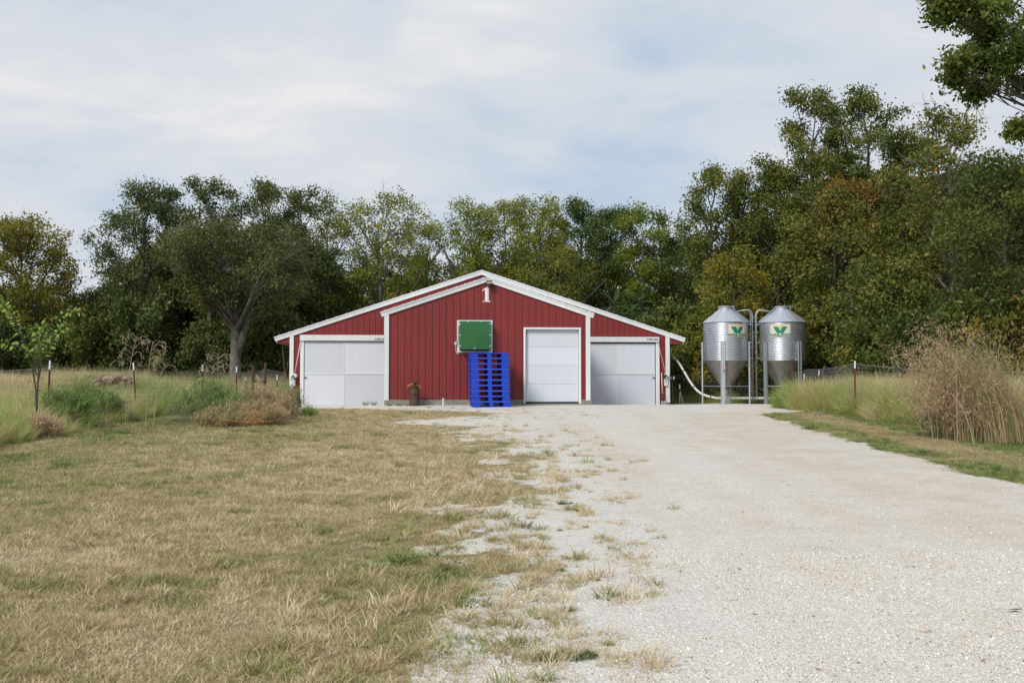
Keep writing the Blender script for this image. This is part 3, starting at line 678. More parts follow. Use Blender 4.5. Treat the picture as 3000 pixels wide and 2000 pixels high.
# feed bins
def bin_(cxp, D, rot, label, lad_side, logo_ang, lid_open):
    base = GD(cxp, D); s = 2917/D; r = 65.5/s
    root = empty('feed_bin', tuple(base), label, 'feed bin', 'galvanised feed bins beside the barn')
    Z = lambda py: PD(cxp, py, D).z-base.z
    c = (base.x, base.y, base.z)
    prof = []; n = 23; z0_, z1_ = Z(1056), Z(944); per = 10
    for i in range(n*per+1):
        t = i/(n*per); prof.append((r-.014+.014*math.cos(2*math.pi*t*n), z0_+(z1_-z0_)*t))
    MB().lathe(prof, c, 72).build('bin_wall', M['galv'], root, smooth=True)
    rc = 20/s
    rf = MB().lathe([(r+.025, z1_-.02), (r+.025, z1_-.012), (rc, Z(907)), (rc, Z(905))], c, 72).build('roof_cone', M['galv_roof'], root, smooth=False)
    ribs = MB()
    for k in range(10):
        w = 2*math.pi*(k+.3)/10+rot; d = Vector((math.cos(w), math.sin(w), 0)); C_ = Vector(c)
        ribs.tube([C_+d*(r+.02)+Vector((0, 0, z1_-.005)), C_+d*rc+Vector((0, 0, Z(906.5)))], .009, 4)
    ribs.build('roof_seam', M['galv_roof'], rf)
    MB().lathe([(rc+.0, Z(908)), (rc, Z(900)), (rc+.03, Z(900)), (rc+.035, Z(897.5)), (rc-.03, Z(896.2)), (0, Z(896))], c, 36).build('lid', M['galv_roof'], root, smooth=False)
    MB().box(c[0]+rc-.02, c[0]+rc+.06, c[1]-rc*.4, c[1]-rc*.4+.08, c[2]+Z(905), c[2]+Z(895)).build('lid_latch', M['galv_leg'], root)
    rb = 17.5/s
    MB().lathe([(r-.012, z0_+.0), (rb, Z(1130)), (rb, Z(1133)), (rb*.75, Z(1135))], c, 48).build('hopper', M['galv_hopper'], root, smooth=True)
    hs = MB()
    for k in range(6):
        w = 2*math.pi*(k+.2)/6+rot; d = Vector((math.cos(w), math.sin(w), 0)); C_ = Vector(c)
        hs.tube([C_+d*(r-.008)+Vector((0, 0, z0_)), C_+d*(rb+.004)+Vector((0, 0, Z(1130)))], .010, 4)
    hs.build('hopper_seam', M['galv_hopper'], root)
    MB().lathe([(rb*.55, Z(1135)), (rb*.36, Z(1158)), (rb*.36, Z(1161))], c, 16).build('boot', mat('dusty_boot', (.30, .24, .16), .7, noise=.4), root, smooth=True)
    MB().box(c[0]-.12, c[0]+.12, c[1]-.12, c[1]+.12, c[2]+Z(1172), c[2]+Z(1160)).build('auger_box', M['galv_leg'], root)
    # legs: channels
    for k in range(4):
        w = rot+k*math.pi/2; d = Vector((math.cos(w), math.sin(w), 0)); t = Vector((-math.sin(w), math.cos(w), 0)); C_ = Vector(c)
        m = MB(); hw_ = .085; top = Z(1001); 
        for (u0, u1, v0, v1) in ((-hw_, hw_, .0, .008), (-hw_, -hw_+.02, .008, .05), (hw_-.02, hw_, .008, .05), (-.022, .022, .008, .03)):
            vs = []
            for zz_ in (-.05, top):
                for (u, v) in ((u0, v0), (u1, v0), (u1, v1), (u0, v1)):
                    vs.append(C_+t*u+d*(r+.006+v)+Vector((0, 0, zz_)))
            m.add(vs, [(0, 3, 2, 1), (4, 5, 6, 7), (0, 1, 5, 4), (1, 2, 6, 5), (2, 3, 7, 6), (3, 0, 4, 7)])
        m.build('leg', M['galv_leg'], root)
    for k in range(4):
        w = rot+k*math.pi/2; w2 = w+math.pi/2; C_ = Vector(c); 
        p0 = C_+Vector((math.cos(w), math.sin(w), 0))*(r+.0); p1 = C_+Vector((math.cos(w2), math.sin(w2), 0))*(r+.0)
        zc = Vector((0, 0, Z(1131))); 
        MB().tube([p0+zc, p1+zc], .018, 5).build('cross_brace', M['galv_leg'], root)
    # ladder with hooped top
    la = lad_side; d = Vector((math.cos(la), math.sin(la), 0)); t = Vector((-math.sin(la), math.cos(la), 0)); C_ = Vector(c)
    lr = r+.14
    ld = MB()
    for u in (-.17, .17):
        path = [C_+t*u+d*lr+Vector((0, 0, .15)), C_+t*u+d*lr+Vector((0, 0, Z(925)))]
        top = Vector((0, 0, 1))
        for kk in range(1, 6):
            f = kk/5; ang = f*math.pi/2
            path.append(C_+t*u+d*(lr-.16*(1-math.cos(ang)))+Vector((0, 0, Z(925)+.26*math.sin(ang)*.95)))
        path.append(C_+t*u+d*(lr-.55)+Vector((0, 0, Z(911))))
        ld.tube(path, .017, 6)
    lo = ld.build('ladder', M['galv_leg'], root, smooth=True)
    zr = .25
    while zr < Z(930):
        p0 = C_+t*-.17+d*lr+Vector((0, 0, zr)); p1 = C_+t*.17+d*lr+Vector((0, 0, zr))
        MB().tube([p0, p1], .012, 5).build('rung', M['galv_leg'], lo); zr += .29
    br = MB()
    for zz_ in (Z(950), Z(1003), Z(1050)):
        for u in (-.17, .17): br.tube([C_+t*u+d*(r-.0)+Vector((0, 0, zz_)), C_+t*u+d*lr+Vector((0, 0, zz_))], .014, 4)
    br.build('ladder_bracket', M['galv_leg'], lo)
    # roof rail up to the lid
    br = MB()
    for u in (-.13, .13):
        br.tube([C_+t*u+d*(r+.02)+Vector((0, 0, z1_+.03)), C_+t*u+d*(rc+.02)+Vector((0, 0, Z(906)+.04))], .014, 5)
    br.build('roof_ladder', M['galv_leg'], root)
    # curved sticker
    la = logo_ang; wz0, wz1 = Z(989), Z(952); hw_ = .395; rr = r+.004
    def wrap(u, v, off=0):        # u metres along the wall, v metres up from sticker centre
        w = la+u/rr; return (c[0]+(rr+off)*math.cos(w), c[1]+(rr+off)*math.sin(w), c[2]+(wz0+wz1)/2+v)
    H_ = wz1-wz0; m = MB(); NN = 16
    vs = []
    for i in range(NN+1):
        for j in (0, 1): vs.append(wrap(-hw_+2*hw_*i/NN, -H_/2+H_*j))
    m.add(vs, [(2*i, 2*i+2, 2*i+3, 2*i+1) for i in range(NN)])
    stk = m.build('sticker', M['logo_cream'], root, smooth=True)
    def poly(pts, mt, nm, off):
        # subdivide triangles finely enough to follow the curve
        m = MB(); 
        tris = [(pts[0], pts[i], pts[i+1]) for i in range(1, len(pts)-1)]
        for tr in tris:
            K = 6; P_ = [Vector((*a, 0)) for a in tr]; gi = {}
            vs = []; 
            for i in range(K+1):
                for j in range(K+1-i):
                    gi[i, j] = len(vs); q_ = P_[0]*(1-(i+j)/K)+P_[1]*(i/K)+P_[2]*(j/K); vs.append(wrap(q_.x*hw_, q_.y*H_/2, off))
            fs = []
            for i in range(K):
                for j in range(K-i):
                    fs.append((gi[i, j], gi[i+1, j], gi[i, j+1]))
                    if j < K-i-1: fs.append((gi[i+1, j], gi[i+1, j+1], gi[i, j+1]))
            m.add(vs, fs)
        return m.build(nm, mt, stk)
    # border lines
    for e_ in ((-.96, -.94, -.95, .95), (.94, .96, -.95, .95)): poly([(e_[0], e_[2]), (e_[1], e_[2]), (e_[1], e_[3]), (e_[0], e_[3])], M['logo_yellow'], 'border_line', .004)
    for e_ in ((-.94, .94, -.95, -.90), (-.94, .94, .90, .95)): poly([(e_[0], e_[2]), (e_[1], e_[2]), (e_[1], e_[3]), (e_[0], e_[3])], M['logo_yellow'], 'border_line', .004)
    # the V with a landscape cut into it, and the sun behind
    poly([(-.72, .60), (-.20, .60), (.02, -.12), (-.08, -.42), (-.32, -.42)], M['logo_green'], 'emblem', .006)
    poly([(.70, .60), (.22, .60), (-.02, -.12), (.08, -.42), (.30, -.42)], M['logo_green'], 'emblem', .007)
    poly([(-.30, -.12), (.30, -.12), (.28, -.42), (-.30, -.42)], M['logo_green'], 'emblem', .0075)
    arc = [(.17*math.cos(k*math.pi/8)+.02, .34+.26*math.sin(k*math.pi/8)) for k in range(9)]; poly([(.02, .16)]+arc, M['logo_yellow'], 'emblem_sun', .005)
    for k in range(9):
        w = math.pi*(k+.5)/9; poly([(.02+.30*math.cos(w-.05), .34+.34*math.sin(w-.05)), (.02+.48*math.cos(w), .36+.50*math.sin(w)), (.02+.30*math.cos(w+.05), .34+.34*math.sin(w+.05))], M['logo_yellow'], 'emblem_ray', .005)
    tm = text_mesh('VALCO', .20, .012, 1.28)
    for v in tm.vertices: v.co = Vector(wrap(v.co.x, v.co.y*.62-H_*.345, .009))
    tm.update(); tm.materials.clear(); link('lettering', tm, M['logo_green'], stk)
    return root, c, r, Z
camdir = lambda c: math.atan2(-c[1], -c[0])
cL = GD(2127, 40); cR = GD(2293.5, 40)
binL, cl_, rL, ZL = bin_(2127, 40, camdir(cL)-math.radians(7), 'left galvanised feed bin, nearest the barn, with front leg carrying a pink sticker', camdir(cL)+math.radians(100), camdir(cL)+math.radians(31), False)
binR, cr_, rR, ZR = bin_(2293.5, 40, camdir(cR)-math.radians(45), 'right galvanised feed bin, farther from the barn, behind a rusty pipe post', camdir(cR)-math.radians(82), camdir(cR)-math.radians(5), False)
p = PD(2119, 1078, 40-rL-.08); MB().box(p.x-.1, p.x+.1, p.y-.012, p.y-.002, p.z-.035, p.z+.035).build('pink_sticker', M['pink'], binL)
# auger pipe from the bins into the barn
pp = [PD(2310, 1166, 40), PD(2117, 1166, 40), PD(2095, 1165, 40), PD(2064, 1157, 40.2), PD(2042, 1143, 40.5), PD(2022, 1118, 40.8), PD(2003, 1086, 41), PD(1985, 1058, 41.2), PD(1968, 1043, 41.4), PD(1955, 1036, 41.7)]
# smooth it
sp = []
for i in range(len(pp)-1):
    p0 = pp[max(i-1, 0)]; p1 = pp[i]; p2 = pp[i+1]; p3 = pp[min(i+2, len(pp)-1)]
    for k in range(5):
        t = k/5; sp.append(.5*((2*p1)+(-p0+p2)*t+(2*p0-5*p1+4*p2-p3)*t*t+(-p0+3*p1-3*p2+p3)*t**3))
sp.append(pp[-1])
au = empty('auger_pipe', tuple(PD(2117, 1184, 40)), 'white auger pipe running under both bins and curving up into the barn', 'auger pipe')
MB().tube(sp, .048, 12).build('tube', M['pvc'], au, smooth=True)
for i in (12, 22, 30, 36, 41):
    t = (sp[min(i+1, len(sp)-1)]-sp[i-1]).normalized(); MB().tube([sp[i]-t*.02, sp[i]+t*.02], .056, 10).build('clamp', M['lamp_dark'], au)
for px in (2150, 2187, 2217, 2262):
    q_ = PD(px, 1166, 40); MB().tube([q_-Vector((.015, 0, 0)), q_+Vector((.015, 0, 0))], .054, 10).build('coupling', M['greyplastic'], au)
#@@FENCES
def tpost(root, px, pytop, D, lean=(0, 0), tip=True, r=.022, mt='post_red', hgt=None, tiph=.20):
    b = GD(px, D); t = PD(px, pytop, D); t = Vector((t.x+lean[0], t.y+lean[1], t.z)); b.x -= lean[0]*0; b = b-Vector((0, 0, .1))
    m = MB(); dirv = (t-b); u = dirv.normalized()
    a = t-u*tiph if tip else t
    m.tube([b, a], r, 6 if tip else 12)
    if tip:                                             # studs down the face of the post
        Ln = (a-b).length; k = .3
        while k < Ln: q_ = b+u*k; m.box(q_.x-.008, q_.x+.008, q_.y-r-.012, q_.y-r+.006, q_.z-.012, q_.z+.012); k += .07
    o = m.build('t_post' if tip else 'pipe_post', M[mt], root)
    if tip: MB().tube([a, t], r+.001, 6).build('white_tip', M['post_white'], o)
    return b+Vector((0, 0, .1)), t
def woven(root, A, B, htA, htB, sag=.04, dv=.06, hs=None, wr=.0026, bow=0, name='wire_mesh', zb=None):
    A = Vector(A); B = Vector(B); Ln = (B-A).length; n = max(2, int(Ln/dv)); m = MB()
    if hs is None: hs = [0, .1, .2, .3, .4, .5, .6, .7, .8, .9, 1.0]
    side = Vector((-(B-A).y, (B-A).x, 0)).normalized()
    def P_(f, h):
        z0 = float(gz(A.x+(B.x-A.x)*f, A.y+(B.y-A.y)*f)); ht = htA+(htB-htA)*f-sag*math.sin(math.pi*f)*(h**1.5)
        return Vector((A.x+(B.x-A.x)*f, A.y+(B.y-A.y)*f, z0+.03+ht*h))+side*bow*math.sin(math.pi*f)*h
    for h in hs:
        m.tube([P_(k/10, h) for k in range(11)], wr*(2.2 if h in (hs[0], hs[-1]) else 1), 3, cap=False)
    for i in range(n+1):
        f = i/n; m.tube([P_(f, 0), P_(f, .5), P_(f, 1)], wr, 3, cap=False)
    o = m.build(name, M['wire'], root); o['kind'] = 'stuff'; return o
# left fence beside the lawn
fl = empty('woven_wire_fence', tuple(GD(140, 19.8)), 'woven wire fence on red white-tipped posts along the left of the lawn', 'fence')
pl = [(-330, 1048, 20.5, 0), (140, 1056, 22.5, .05), (402, 1062, 26, -.10), (592, 1068, 30, .02), (693, 1073, 33, 0)]
pts = []
for (px, py, D, ln) in pl:
    b, t = tpost(fl, px, py, D, (ln, 0)); pts.append((b, t))
for (px, py, D) in ((741, 1070, 35.0), (777, 1062, 36.2)):
    b, t = tpost(fl, px, py, D, tip=False, r=.045, mt='pipe_rust'); pts.append((b, t))
MB().tube([PD(741, 1117, 35), PD(777, 1119, 36.2)], .03, 8).build('brace_rail', M['pipe_rust'], fl)
for (a, b) in zip(pts, pts[1:]):
    hA = min(a[1].z-a[0].z-.2, 1.32); hB = min(b[1].z-b[0].z-.2, 1.32); woven(fl, a[0], b[0], hA, hB, sag=.06, dv=.055 if a[0].y < 24 else .075)
gt = empty('mesh_gate', tuple(GD(777, 32)), 'welded mesh gate panel between the brown post and the barn corner', 'gate')
woven(gt, GD(768, 36.2), GD(838, 39.5), 1.35, 1.25, sag=0, dv=.07, wr=.0022)
b, t = tpost(gt, 812, 1098, 38)
# far fence in the left field
ff = empty('field_fence', tuple(GD(300, 38)), 'distant low wire fence with white-tipped posts across the left field', 'fence')
fp = []
for (px, py, D) in ((-60, 1092, 33), (206, 1094, 35), (383, 1094, 37), (458, 1112, 38), (585, 1108, 39), (720, 1104, 41)):
    fp.append(tpost(ff, px, py, D, r=.02, tiph=.13))
for a, b in zip(fp, fp[1:]): woven(ff, a[0], b[0], .9, .9, sag=.03, dv=.15, hs=[0, .33, .66, 1], wr=.003)
# right fence
fr_ = empty('wire_fence', tuple(GD(2503, 20)), 'sagging woven wire fence behind the tall grass on the right', 'fence')
rp = [(2355, 1095, 35, True), (2503, 1057, 27.3, True), (3150, 1062, 21.5, True)]
pts = []
for (px, py, D, tip) in rp: pts.append(tpost(fr_, px, py, D, (.02, 0)))
pts2 = [tpost(fr_, 2321, 1053, 36, tip=False, r=.05, mt='pipe_rust')]+pts
tpost(fr_, 2396, 1084, 37, (.05, 0)); tpost(fr_, 2411, 1080, 35, tip=False, r=.035, mt='pipe_rust')
woven(fr_, pts2[0][0], pts2[1][0], 1.2, 1.15, dv=.09); woven(fr_, pts2[1][0], pts2[2][0], 1.2, 1.4, sag=.10, dv=.12); woven(fr_, pts2[2][0], pts2[3][0], 1.38, 1.3, sag=.12, dv=.15, hs=[0, .15, .3, .45, .6, .73, .86, 1])
# fence beyond the bins
fb_ = empty('pen_fence', tuple(GD(2100, 43)), 'dark wire pen fence with a top rail behind the feed bins', 'fence')
A, B = GD(1966, 43.5), GD(2560, 44.5)
woven(fb_, A, B, 1.15, 1.2, sag=.02, dv=.10, wr=.003)
MB().tube([A+Vector((0, 0, 1.22)), B+Vector((0, 0, 1.25))], .022, 6).build('top_rail', M['pipe_rust'], fb_)
for k in range(7):
    q_ = A+(B-A)*(k/6); MB().tube([q_-Vector((0, 0, .1)), q_+Vector((0, 0, 1.25))], .028, 6).build('fence_post', M['pipe_rust'], fb_)
b, t = tpost(fb_, 1991, 1125, 41.5, r=.03, tip=True)
q0 = PD(1993, 1145, 41.4); hose = [q0, PD(1997, 1165, 41.4), PD(2003, 1186, 41.3)]
tag(MB().tube([PD(1991, 1150, 41.4), PD(1991.5, 1184, 41.4)], .02, 6).tube(hose, .012, 5).build('hose', M['pvc']), 'white hose and pipe rising by the short red post near the barn corner', 'hose')
p = GD(1970, 40.6); tag(MB().tube([p-Vector((0, 0, .1)), p+Vector((0, 0, 1.15))], .03, 8).build('dark_post', M['lamp_dark']), 'thin dark upright post just right of the barn corner', 'post')
#@@TREES
def tree_meshes(seed, H, Rx, cb, tr, style, nl=None, leafs=.128, dens=1.0, fork=None, lobes=None, bare=0, droop=0, rise=(.5, 1.0), csig=.25, top=1.0):
    rg = np.random.default_rng(seed); rn = random.Random(seed)
    wood = MB()
    hc = (H+cb)/2; hh = (H-cb)/2
    if lobes is None:
        nl = nl or int(9+Rx*4.2); lobes = []
        for i in range(nl):
            u = (i+.5)/nl; z = cb+.06*hh+(2*hh*.93)*u
            env = Rx*math.sqrt(max(.05, 1-((z-hc)/hh)**2*.92)); w = i*2.39996+rn.uniform(-.5, .5)
            rr = env*rn.uniform(.35, .78); lr = Rx*rn.uniform(.22, .37)*(1 if u < .8 else .8)
            lobes.append((rr*math.cos(w), rr*math.sin(w), min(z, H-lr*.8), lr))
        lobes.append((rn.uniform(-.2, .2), rn.uniform(-.2, .2), H-Rx*.28, Rx*.28))
    # trunk
    th = H*.82; tp = []; ox = oy = 0
    for k in range(9):
        f = k/8; ox += rn.uniform(-.05, .05)*H*.1; oy += rn.uniform(-.05, .05)*H*.1
        tp.append(Vector((ox*f, oy*f, th*f)))
    trad = [tr*(1.25 if k == 0 else 1)*(1-.86*(k/8)**1.1) for k in range(9)]
    wood.tube(tp, trad, 8)
    if fork:
        for (fx, fy, fz0, fz1, frad) in fork:
            p0 = Vector((0, 0, fz0)); pth = [p0+Vector((fx*t**1.2, fy*t**1.2, (fz1-fz0)*t)) for t in np.linspace(0, 1, 6)]
            wood.tube(pth, [frad*(1-.6*k/5) for k in range(6)], 7)
    def trunk_at(z):
        f = min(max(z/th, 0), 1)*8; i = min(int(f), 7); return tp[i].lerp(tp[i+1], f-i), trad[i]
    P_ = []; 
    for (lx, ly, lz, lr) in lobes:
        c = Vector((lx, ly, lz)); dist = math.hypot(lx, ly)
        z0 = max(cb*.7, lz-dist*rn.uniform(*rise)-.6); b0, r0 = trunk_at(z0)
        mid = (b0+c)/2+Vector((rn.uniform(-.3, .3), rn.uniform(-.3, .3), -.12*dist+rn.uniform(-.2, .3)))
        lim = [(b0*(1-t)*(1-t)+mid*2*t*(1-t)+c*t*t) for t in np.linspace(0, 1, 7)]
        rl = min(r0*.62, .02+tr*.42*lr/ max(Rx*.35, .1))
        wood.tube(lim, [rl*(1-.8*k/6) for k in range(7)], 5, cap=False)
        ncl = max(5, int(13*(lr/.9)**2*dens**.5))
        for j in range(ncl):
            v = Vector((rn.gauss(0, 1), rn.gauss(0, 1), rn.gauss(0, 1))).normalized()*lr*(rn.random()**.38)
            v.z *= .8; q_ = c+v; P_.append((q_.x, q_.y, q_.z))
            s0 = lim[rn.choice((3, 4, 5, 6))]; mm = (s0+q_)/2+Vector((rn.uniform(-.1, .1), rn.uniform(-.1, .1), rn.uniform(-.05, .15)))
            wood.tube([s0, mm, q_], [.022, .014, .006], 3, cap=False)
            if rn.random() < bare:
                e_ = q_+v.normalized()*rn.uniform(.3, .9)+Vector((0, 0, rn.uniform(-.1, .3)))
                for _ in range(3):
                    wood.tube([q_, (q_+e_)/2+Vector((rn.uniform(-.12, .12),)*3), e_+Vector((rn.uniform(-.35, .35), rn.uniform(-.2, .2), rn.uniform(-.3, .3)))], [.013, .009, .004], 3, cap=False)
    P_ = np.array(P_); area = leafs*leafs*.42
    nleaf = int(dens*4.6*math.pi*Rx*Rx*max(1, (H-cb)/(2.2*Rx))/area)
    per = max(4, int(nleaf/len(P_)))
    wgt = rg.uniform(.4, 1.6, len(P_)); cnt = np.maximum(2, (per*wgt).astype(int))
    ci = np.repeat(np.arange(len(P_)), cnt); n = len(ci)
    pos = P_[ci]+rg.normal(0, 1, (n, 3))*np.array([csig, csig, csig*.8])
    nrm = rg.normal(0, 1, (n, 3)); nrm[:, 2] = nrm[:, 2]*.8+.5; nrm /= np.linalg.norm(nrm, axis=1)[:, None]
    a = np.cross(nrm, rg.normal(0, 1, (n, 3))); a /= np.linalg.norm(a, axis=1)[:, None]+1e-9
    if droop: a[:, 2] -= droop; a /= np.linalg.norm(a, axis=1)[:, None]+1e-9
    b = np.cross(nrm, a); b /= np.linalg.norm(b, axis=1)[:, None]+1e-9
    s = leafs*rg.uniform(.6, 1.3, n)[:, None]
    V = np.stack([pos-a*s*.6, pos+b*s*.33-nrm*s*.05, pos+a*s*.65, pos-b*s*.33-nrm*s*.05], 1).reshape(-1, 3)
    Fq = np.arange(n*4).reshape(n, 4)
    ctint = rg.uniform(0, 1, len(P_)); tint = np.clip(.55*ctint[ci]+.45*rg.uniform(0, 1, n), 0, 1)
    tint = np.where(rg.random(n) < .004, 1.0, tint*.97)
    return wood, V, Fq, tint
def make_tree(name, px, D, pytop, Rx, style, seed, label, group=None, cb=None, trunk='bark_dark', color=(1, 1, 1, 1), tr=None, base=None, **kw):
    g0 = base or GD(px, D); H = (PD(px, pytop, D).z-g0.z)*1.02
    cb = H*.28 if cb is None else cb
    wood, V, Fq, tint = tree_meshes(seed, H, Rx, cb, tr or .05+H*.014, style, **kw)
    o = empty(name, tuple(g0), label, 'tree', group)
    me = bpy.data.meshes.new('trunk'); me.from_pydata(wood.v, [], wood.f); me.polygons.foreach_set('use_smooth', [True]*len(me.polygons)); link('trunk', me, M[trunk], o, local=True)
    if len(V):
        c = link('crown', npmesh('crown', V, Fq, tint), M['leaf_'+style], o, local=True); c.color = color
    return o
T = make_tree
G1 = 'trees along the edge of the wood'
T('autumn_tree', 60, 60, 640, 4.6, 'autumn', 11, 'yellow-olive tree at the far left edge above the field', G1, cb=3.0, dens=.75, leafs=.15, trunk='bark_dark', color=(1, 1, 1, 1), bare=.12)
T('low_tree', 270, 66, 850, 2.8, 'brown', 12, 'low brownish tree in the gap between the left tree and the oaks', G1, cb=1.0, dens=.8, bare=.3)
T('oak_tree', 415, 58, 540, 3.3, 'oak', 13, 'tall dark oak with bare twigs on its left side', G1, cb=3.2, dens=.72, bare=.35)
T('oak_tree', 480, 61, 552, 2.6, 'oak', 14, 'narrow dark oak crown just left of the highest left oak', G1, cb=4.5, dens=.7)
T('oak_tree', 612, 57, 526, 2.3, 'oak', 15, 'dark oak whose rounded top is the highest on the left', G1, cb=4.5, dens=.7, bare=.2)
T('forked_oak_tree', 690, 51, 650, 4.6, 'oak', 16, 'broad grey-trunked oak forking low, behind the left fence', G1, cb=4.6, tr=.34, trunk='bark', dens=.68, fork=[(1.5, -.3, 1.7, 6.2, .22), (-1.1, .2, 3.4, 6.0, .14)], color=(.92, .86, .82, 1), bare=.2)
T('oak_tree', 770, 58, 536, 2.9, 'oak', 17, 'dark oak crown with an uneven top right of the forked oak', G1, cb=4.2, dens=.7, bare=.2)
T('oak_tree', 870, 60, 552, 2.0, 'oak', 18, 'small dark oak top beside the bare twigs', G1, cb=4.5, dens=.6, bare=.3)
T('thin_tree', 960, 62, 585, 2.6, 'yellow', 19, 'thin pale tree with bare grey twigs left of the barn roof', G1, cb=4, dens=.3, bare=1.0, trunk='bark')
T('hickory_tree', 1120, 62, 572, 3.9, 'yellow', 20, 'yellow-green tree with a leaning branch above the barn\'s left roof', G1, cb=4.5, dens=.42, bare=.35, trunk='bark', droop=.5, fork=[(3.6, 0, 2.5, 8.6, .16)])
T('hickory_tree', 1250, 64, 660, 2.0, 'yellow', 21, 'small yellow-green tree before the gap left of the ridge', G1, cb=3.5, dens=.4, bare=.3, droop=.5)
T('low_tree', 1215, 70, 745, 2.6, 'yellow', 22, 'low yellowish tree below the sky gap left of the ridge', G1, cb=2, dens=.8, color=(.8, .8, .8, 1))
T('hickory_tree', 1400, 63, 595, 3.4, 'yellow', 23, 'open yellow-green tree rising over the left side of the ridge', G1, cb=4.6, dens=.45, bare=.3, droop=.5, trunk='bark_dark', fork=[(-2.2, 0, 3.5, 8.6, .15)])
T('hickory_tree', 1480, 65, 588, 2.8, 'yellow', 24, 'yellow-green tree rising over the right side of the ridge', G1, cb=4.6, dens=.5, bare=.2, droop=.5)
T('hickory_tree', 1585, 63, 578, 3.1, 'yellow', 25, 'tallest yellow-tinged tree above the barn\'s right roof slope', G1, cb=4.0, dens=.6, bare=.2, droop=.4, fork=[(2.2, 0, 2.5, 8, .16)])
T('green_tree', 1700, 64, 590, 3.0, 'green', 26, 'green leafy tree above the barn\'s right roof slope', G1, cb=3.0, dens=.9)
T('green_tree', 1790, 62, 604, 2.8, 'green', 27, 'dense green tree right of the barn\'s painted numeral', G1, cb=2.4, dens=.95)
T('green_tree', 1885, 60, 603, 2.7, 'yellow', 28, 'pale-topped green tree above the far right eave', G1, cb=2.4, dens=.75, color=(.75, .85, .8, 1))
T('green_tree', 1975, 60, 690, 2.8, 'green', 29, 'lower dark green tree behind the right eave', G1, cb=1.6, dens=1.0, color=(.85, .85, .9, 1), bare=.2)
T('hickory_tree', 1630, 58, 720, 2.8, 'yellow', 50, 'low spreading olive tree just above the right roof slope', G1, cb=3.0, dens=.5, bare=.5, color=(.8, .75, .8, 1), fork=[(3.0, 0, 3, 6.4, .14)])
T('brown_oak_tree', 2085, 50, 494, 2.0, 'brown', 30, 'narrow olive-brown oak standing above the left feed bin', G1, cb=5, dens=.75)
T('brown_oak_tree', 2180, 51, 506, 1.8, 'brown', 31, 'second narrow olive-brown oak, above the gap between the bins', G1, cb=4.5, dens=.7)
T('yellow_tree', 2150, 45, 740, 2.6, 'autumn', 32, 'yellow-green low tree directly behind the feed bins', G1, cb=.6, dens=.9)
T('yellow_tree', 2055, 47, 905, 2.0, 'autumn', 33, 'yellowish bushy tree between the barn eave and the left bin', G1, cb=.3, dens=.9, color=(.8, .9, .8, 1))
T('brown_oak_tree', 2280, 50, 480, 3.0, 'brown', 34, 'bushy brown-green oak left of the tallest right oak', G1, cb=3, dens=.95)
T('brown_oak_tree', 2393, 48, 264, 2.3, 'brown', 35, 'tallest olive-brown oak with a narrow pointed crown', G1, cb=6.0, dens=.9)
T('brown_oak_tree', 2545, 50, 272, 2.9, 'brown', 36, 'tall oak second in height with lopsided top', G1, cb=6.0, dens=.8, color=(.9, 1, .9, 1))
T('rusty_oak_tree', 2450, 42, 560, 3.1, 'brown', 37, 'dense brown oak with rusty leaves behind the right bin', G1, cb=1.2, dens=.95, color=(1.1, .98, .9, 1))
T('rusty_oak_tree', 2490, 43, 535, 1.6, 'rust', 38, 'orange-tinged oak crown in the middle of the right trees', G1, cb=6, dens=.7)
T('brown_oak_tree', 2655, 46, 385, 3.0, 'brown', 39, 'broad brown-green oak behind the arching dry grass', G1, cb=2, dens=.95)
T('brown_oak_tree', 2600, 38, 760, 2.7, 'brown', 40, 'low brown-leaved tree over the right wire fence', G1, cb=.8, dens=.9)
T('bare_topped_tree', 2800, 38, 330, 2.3, 'brown', 41, 'half-bare tree with pale dead limbs near the right edge', G1, cb=4.5, dens=.5, bare=1.0, trunk='bark_pale', color=(1.1, 1, .9, 1))
T('brown_oak_tree', 2780, 42, 520, 3.2, 'brown', 42, 'brown-green oak below the half-bare tree', G1, cb=1.4, dens=1.0, color=(.95, .85, .8, 1))
T('green_oak_tree', 2960, 32, 450, 2.8, 'green', 43, 'dark green oak filling the right edge beside the dry grass', G1, cb=.8, dens=1.0, leafs=.12, color=(1.15, .95, .9, 1))
T('green_oak_tree', 2840, 36, 860, 2.2, 'green', 44, 'low green oak boughs right behind the arching grass', G1, cb=.3, dens=1.0, leafs=.12, color=(.9, .8, .8, 1))
